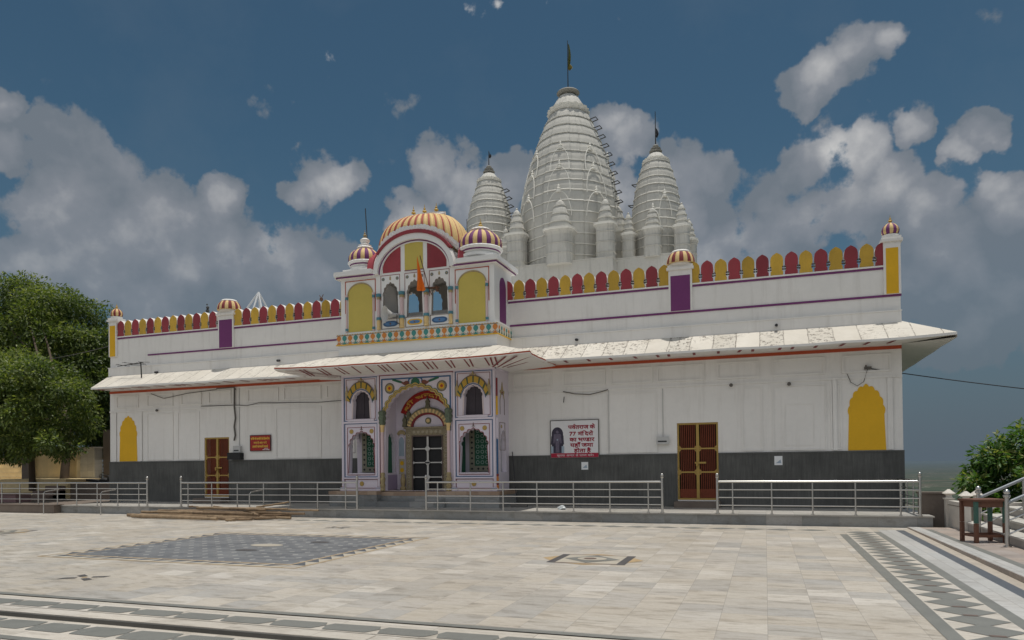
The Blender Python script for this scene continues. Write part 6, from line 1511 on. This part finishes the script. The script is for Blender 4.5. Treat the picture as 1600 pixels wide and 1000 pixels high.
# ------------------------------------------------------------------ left background: steps, walls and pillars under the trees
def left_bg():
    y = 3.0
    t = thing('washed_steps', 'yellow-washed steps at the left edge under the tree', 'steps', (-33, y, 0)); off = (-33, y, 0)
    for i in range(9):
        mb = MB(); mb.box(-40, -32.0, y + .32 * i, y + .32 * i + .6, -.1, .30 + .205 * (i + 1)); mb.box(-40, -31.99, y + .32 * i - .02, y + .32 * i + .59, .30 + .205 * (i + 1), .325 + .205 * (i + 1)); mb.build('step', [YSTONE], t, off=off)
    def wl(name, mat, x0, x1, y0, y1, z0, z1, lab, cat='wall', cop=0):
        mb = MB(); mb.box(x0, x1, y0, y1, z0, z1)
        if cop: mb.box(x0 - .04, x1 + .04, y0 - .04, y1 + .04, z1, z1 + cop)
        return single(mb, name, [mat], lab, cat, None, ((x0 + x1) / 2, y0, z0))
    wl('stone_pillar', BRSTONE, -31.98, -31.55, y - .1, y + .3, .2, 2.3, 'grey stone pillar between the yellow steps and the yellow wall', 'pillar')
    wl('washed_wall', YSTONE, -31.54, -28.95, y + .2, y + .6, .2, 2.4, 'rough yellow-washed stone wall behind the left railing', cop=.06)
    wl('tiled_wall', WHITET, -28.6, -27.75, y + .1, y + .5, .2, 2.4, 'low white tiled wall beside a thin tree trunk', cop=.05)
    wl('dark_pillar', BRSTONE, -27.6, -26.6, y + .4, y + .9, .2, 3.2, 'dark grey stone pillar near the temple corner', 'pillar')
    wl('pale_wall', WHITE, -26.2, -25.5, y + 2, y + 2.3, .2, 3.4, 'narrow pale wall strip seen beside the temple corner')
    wl('stone_landing', YSTONE, -31.4, -27.2, 1.3, 3.0, .24, 1.02, 'raised stone landing in front of the yellow wall', 'landing', .05)
    t = thing('landing_steps', 'dark brown steps climbing to the landing under the tree', 'steps', (-27.5, .5, .24)); off = (-27.5, .5, .24)
    for i in range(3):
        mb = MB(); mb.box(-28.7 + .35 * i, -27.2, .45 + .28 * i, 1.28, .24, .42 + .19 * i); mb.build('step', [paint('brown_step', (.20, .14, .115), var=.25)], t, off=off)
    wl('bench_block', paint('purplish_stone', (.22, .13, .13), var=.2), -28.9, -26.9, -1.0, -.4, .24, .55, 'low purplish stone block behind the left railing', 'block', .03)
    wl('kerb_wall', BRSTONE, -29.5, -22.62, -2.75, -2.45, -.1, .27, 'dark brown kerb wall at the far left of the plaza', 'kerb', .02)
    wl('stone_ledge', BRSTONE, -27.3, -24.4, 1.5, 1.85, .2, .93, 'low dark stone ledge beside the left temple corner', 'ledge')
    # parked motorcycle in the shade by the corner
    x0, yy, z0 = -26.3, 2.2, .24
    t = thing('parked_motorcycle', 'dark motorcycle parked in the shade at the left temple corner', 'motorcycle', (x0, yy, z0)); off = (x0, yy, z0)
    for dx in (-.62, .62):
        mb = MB(); mb.ring([(x0 + dx + .22 * cos(a * pi / 12), z0 + .30 + .22 * sin(a * pi / 12)) for a in range(24)], [(x0 + dx + .30 * cos(a * pi / 12), z0 + .30 + .30 * sin(a * pi / 12)) for a in range(24)], yy - .05, yy + .05, 0, True); w = mb.build('wheel', [BLACK], t, off=off)
        mb = MB(); mb.disc(x0 + dx, z0 + .30, .07, yy - .06, yy + .06)
        for a in range(5): mb.tube([(x0 + dx, yy, z0 + .3), (x0 + dx + .22 * cos(a * 1.256), yy, z0 + .3 + .22 * sin(a * 1.256))], .012, 5)
        mb.build('rim', [IRON], w, off=off)
    mb = MB(); mb.tube([(x0 - .62, yy, z0 + .3), (x0 - .1, yy, z0 + .35), (x0 + .2, yy, z0 + .38), (x0 + .42, yy, z0 + .9)], .045, 8); mb.tube([(x0 + .62, yy, z0 + .3), (x0 + .40, yy, z0 + .95)], .03, 8); mb.obox((x0 + .02, yy, z0 + .36), (.36, 0, 0), (0, .22, 0), (0, 0, .26)); mb.build('frame', [IRON], t, off=off)
    mb = MB(); mb.obox((x0 - .35, yy, z0 + .74), (.75, 0, -.06), (0, .24, 0), (0, 0, .10)); mb.build('saddle', [BLACK], t, off=off)
    mb = MB(); mb.lathe([(.02, -.22), (.11, -.15), (.15, 0), (.12, .15), (.03, .22)], (0, 0, 0), 12); mb.v = [(x0 + .16 + c, yy + b, z0 + .76 + a * .8) for a, b, c in mb.v]; mb.build('tank', [BLACK], t, off=off, smooth=True)
    mb = MB(); mb.tube([(x0 + .36, yy - .32, z0 + 1.0), (x0 + .40, yy, z0 + .95), (x0 + .36, yy + .32, z0 + 1.0)], .018, 7); mb.build('handlebar', [IRON], t, off=off)
left_bg()
pipe([(-36 + 13 * t, 1.0, 6.55 - .9 * t + .0 + .9 * t * t - .35 * sin(pi * t)) for t in [i / 16 for i in range(17)]], .014, GREYD, 'overhead_wire', 'pale overhead wire crossing in front of the left tree', 'wire')

# ------------------------------------------------------------------ trees
def foliage(name, root, off, clumps, per, size, mats, seed, droop=.5, aspect=2.4):
    """thousands of small leaves in uneven clumps; light ones outside and on top, dark ones within"""
    rg = random.Random(seed); vs = []; fs = []; mi = []
    for (c, r, tone) in clumps:
        c = Vector(c); n = int(per * (r ** 2) * rg.uniform(.7, 1.2))
        for _ in range(n):
            d = Vector((rg.gauss(0, 1), rg.gauss(0, 1), rg.gauss(0, 1))).normalized(); q = rg.random() ** .45
            p = c + Vector((d.x * r, d.y * r, d.z * r * .72)) * q
            ax = (d + Vector((rg.gauss(0, .6), rg.gauss(0, .6), rg.gauss(0, .6) - droop))).normalized()
            nn = ax.cross(Vector((rg.gauss(0, 1), rg.gauss(0, 1), rg.gauss(0, 1)))).normalized()
            if nn.length < .5: continue
            nn = (nn + Vector((0, 0, .9 if nn.z >= 0 else -.9)) * .5).normalized(); sd_ = ax.cross(nn).normalized()
            L = size * rg.uniform(.6, 1.35); W = L / aspect; k = len(vs)
            bend = nn * (-.12 * L)
            vs += [p, p + ax * L * .45 + sd_ * W * .5, p + ax * L + bend, p + ax * L * .45 - sd_ * W * .5]
            fs.append((k, k + 1, k + 2, k + 3))
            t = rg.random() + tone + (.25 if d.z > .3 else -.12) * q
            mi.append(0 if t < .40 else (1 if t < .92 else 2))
    me = bpy.data.meshes.new(name); me.from_pydata([(v[0] - off[0], v[1] - off[1], v[2] - off[2]) for v in vs], [], fs)
    for m in mats: me.materials.append(m)
    me.polygons.foreach_set('material_index', mi); me.update()
    o = bpy.data.objects.new(name, me); COL.objects.link(o); o.parent = root; return o
def tree(label, base, trunk_top, r, clumps, per, size, mats, seed, droop=.5, aspect=2.4, nm='broadleaf_tree', grp=None, limbs=14):
    t = thing(nm, label, 'tree', base, grp); rg = random.Random(seed)
    mb = MB(); b = Vector(base); top = Vector(trunk_top)
    mid = b.lerp(top, .5) + Vector((rg.uniform(-.15, .15), rg.uniform(-.15, .15), 0))
    mb.tube([b - Vector((0, 0, .3)), b.lerp(mid, .5), mid, top], r, 10, 0, r * .6); mb.build('trunk', [BARK], t, off=base, smooth=True)
    cl = sorted(clumps, key=lambda q: -q[1])[:limbs]
    for c, cr, _ in cl:
        c = Vector(c); s = mid.lerp(top, rg.uniform(.3, 1.0)); m = s.lerp(c, .5) + Vector((rg.uniform(-.3, .3), rg.uniform(-.3, .3), rg.uniform(.1, .5)))
        mb = MB(); mb.tube([s, s.lerp(m, .5) + Vector((0, 0, .1)), m, m.lerp(c, .6), c], r * .38, 7, 0, .02); mb.build('limb', [BARK], t, off=base, smooth=True)
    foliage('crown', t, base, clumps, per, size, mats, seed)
    return t
def blob_clumps(cen, rad, n, cr, seed, tone=0.0, keep=lambda p: True, shell=.55):
    rg = random.Random(seed); out = []; k = 0
    while len(out) < n and k < n * 30:
        k += 1; d = Vector((rg.gauss(0, 1), rg.gauss(0, 1), rg.gauss(0, 1))).normalized() * (shell + (1 - shell) * rg.random() ** .6)
        p = Vector(cen) + Vector((d.x * rad[0], d.y * rad[1], d.z * rad[2]))
        if keep(p): out.append((tuple(p), cr * rg.uniform(.65, 1.3), tone + rg.uniform(-.2, .2)))
    return out
lm = [LEAF_B, LEAF_A, LEAF_C]
kp = lambda p: p.x < -24.6 - max(0, (p.z - 8.4)) * .8 or p.y > 1.0
c1 = blob_clumps((-36.6, 8.5, 7.4), (3.8, 2.3, 4.1), 150, .88, 1, -.02, lambda p: p.x < -33.1 + (.9 if p.z < 6 else 0)) + blob_clumps((-40.2, 8.5, 8.5), (3.1, 2.4, 4.0), 80, 1.0, 2, .0)
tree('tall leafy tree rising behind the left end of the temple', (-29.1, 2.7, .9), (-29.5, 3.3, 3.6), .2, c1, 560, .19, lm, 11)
c2 = blob_clumps((-27.9, .2, 4.0), (2.8, 1.9, 1.9), 85, .62, 3, .06, lambda p: p.x < -24.75) + blob_clumps((-31.0, .6, 4.4), (2.6, 2.0, 2.2), 55, .75, 4, .05)
for i in range(26):
    rg = random.Random(i + 50); c2.append(((-30.5 + rg.random() * 5.3, -1.0 + rg.random() * 2.2, 1.95 + rg.random() * .8), .42, -.05))
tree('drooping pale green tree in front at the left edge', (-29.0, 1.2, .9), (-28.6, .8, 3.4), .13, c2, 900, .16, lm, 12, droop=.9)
c3 = blob_clumps((-35.4, 10.8, 5.3), (2.6, 1.3, 3.8), 75, .85, 5, -.25, lambda p: p.x < -33.6)
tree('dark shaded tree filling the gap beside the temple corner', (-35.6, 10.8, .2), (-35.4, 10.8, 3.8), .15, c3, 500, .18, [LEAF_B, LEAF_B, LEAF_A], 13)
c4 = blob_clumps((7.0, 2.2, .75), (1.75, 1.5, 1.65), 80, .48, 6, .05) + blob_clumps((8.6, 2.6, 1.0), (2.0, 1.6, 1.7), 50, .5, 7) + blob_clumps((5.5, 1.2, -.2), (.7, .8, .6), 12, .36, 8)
tree('glossy green bushy tree beyond the balustrade at the right edge', (7.2, 2.4, -2.0), (7.1, 2.4, .3), .14, c4, 1150, .16, [LEAF_E, LEAF_D, LEAF_C], 14, aspect=2.0)
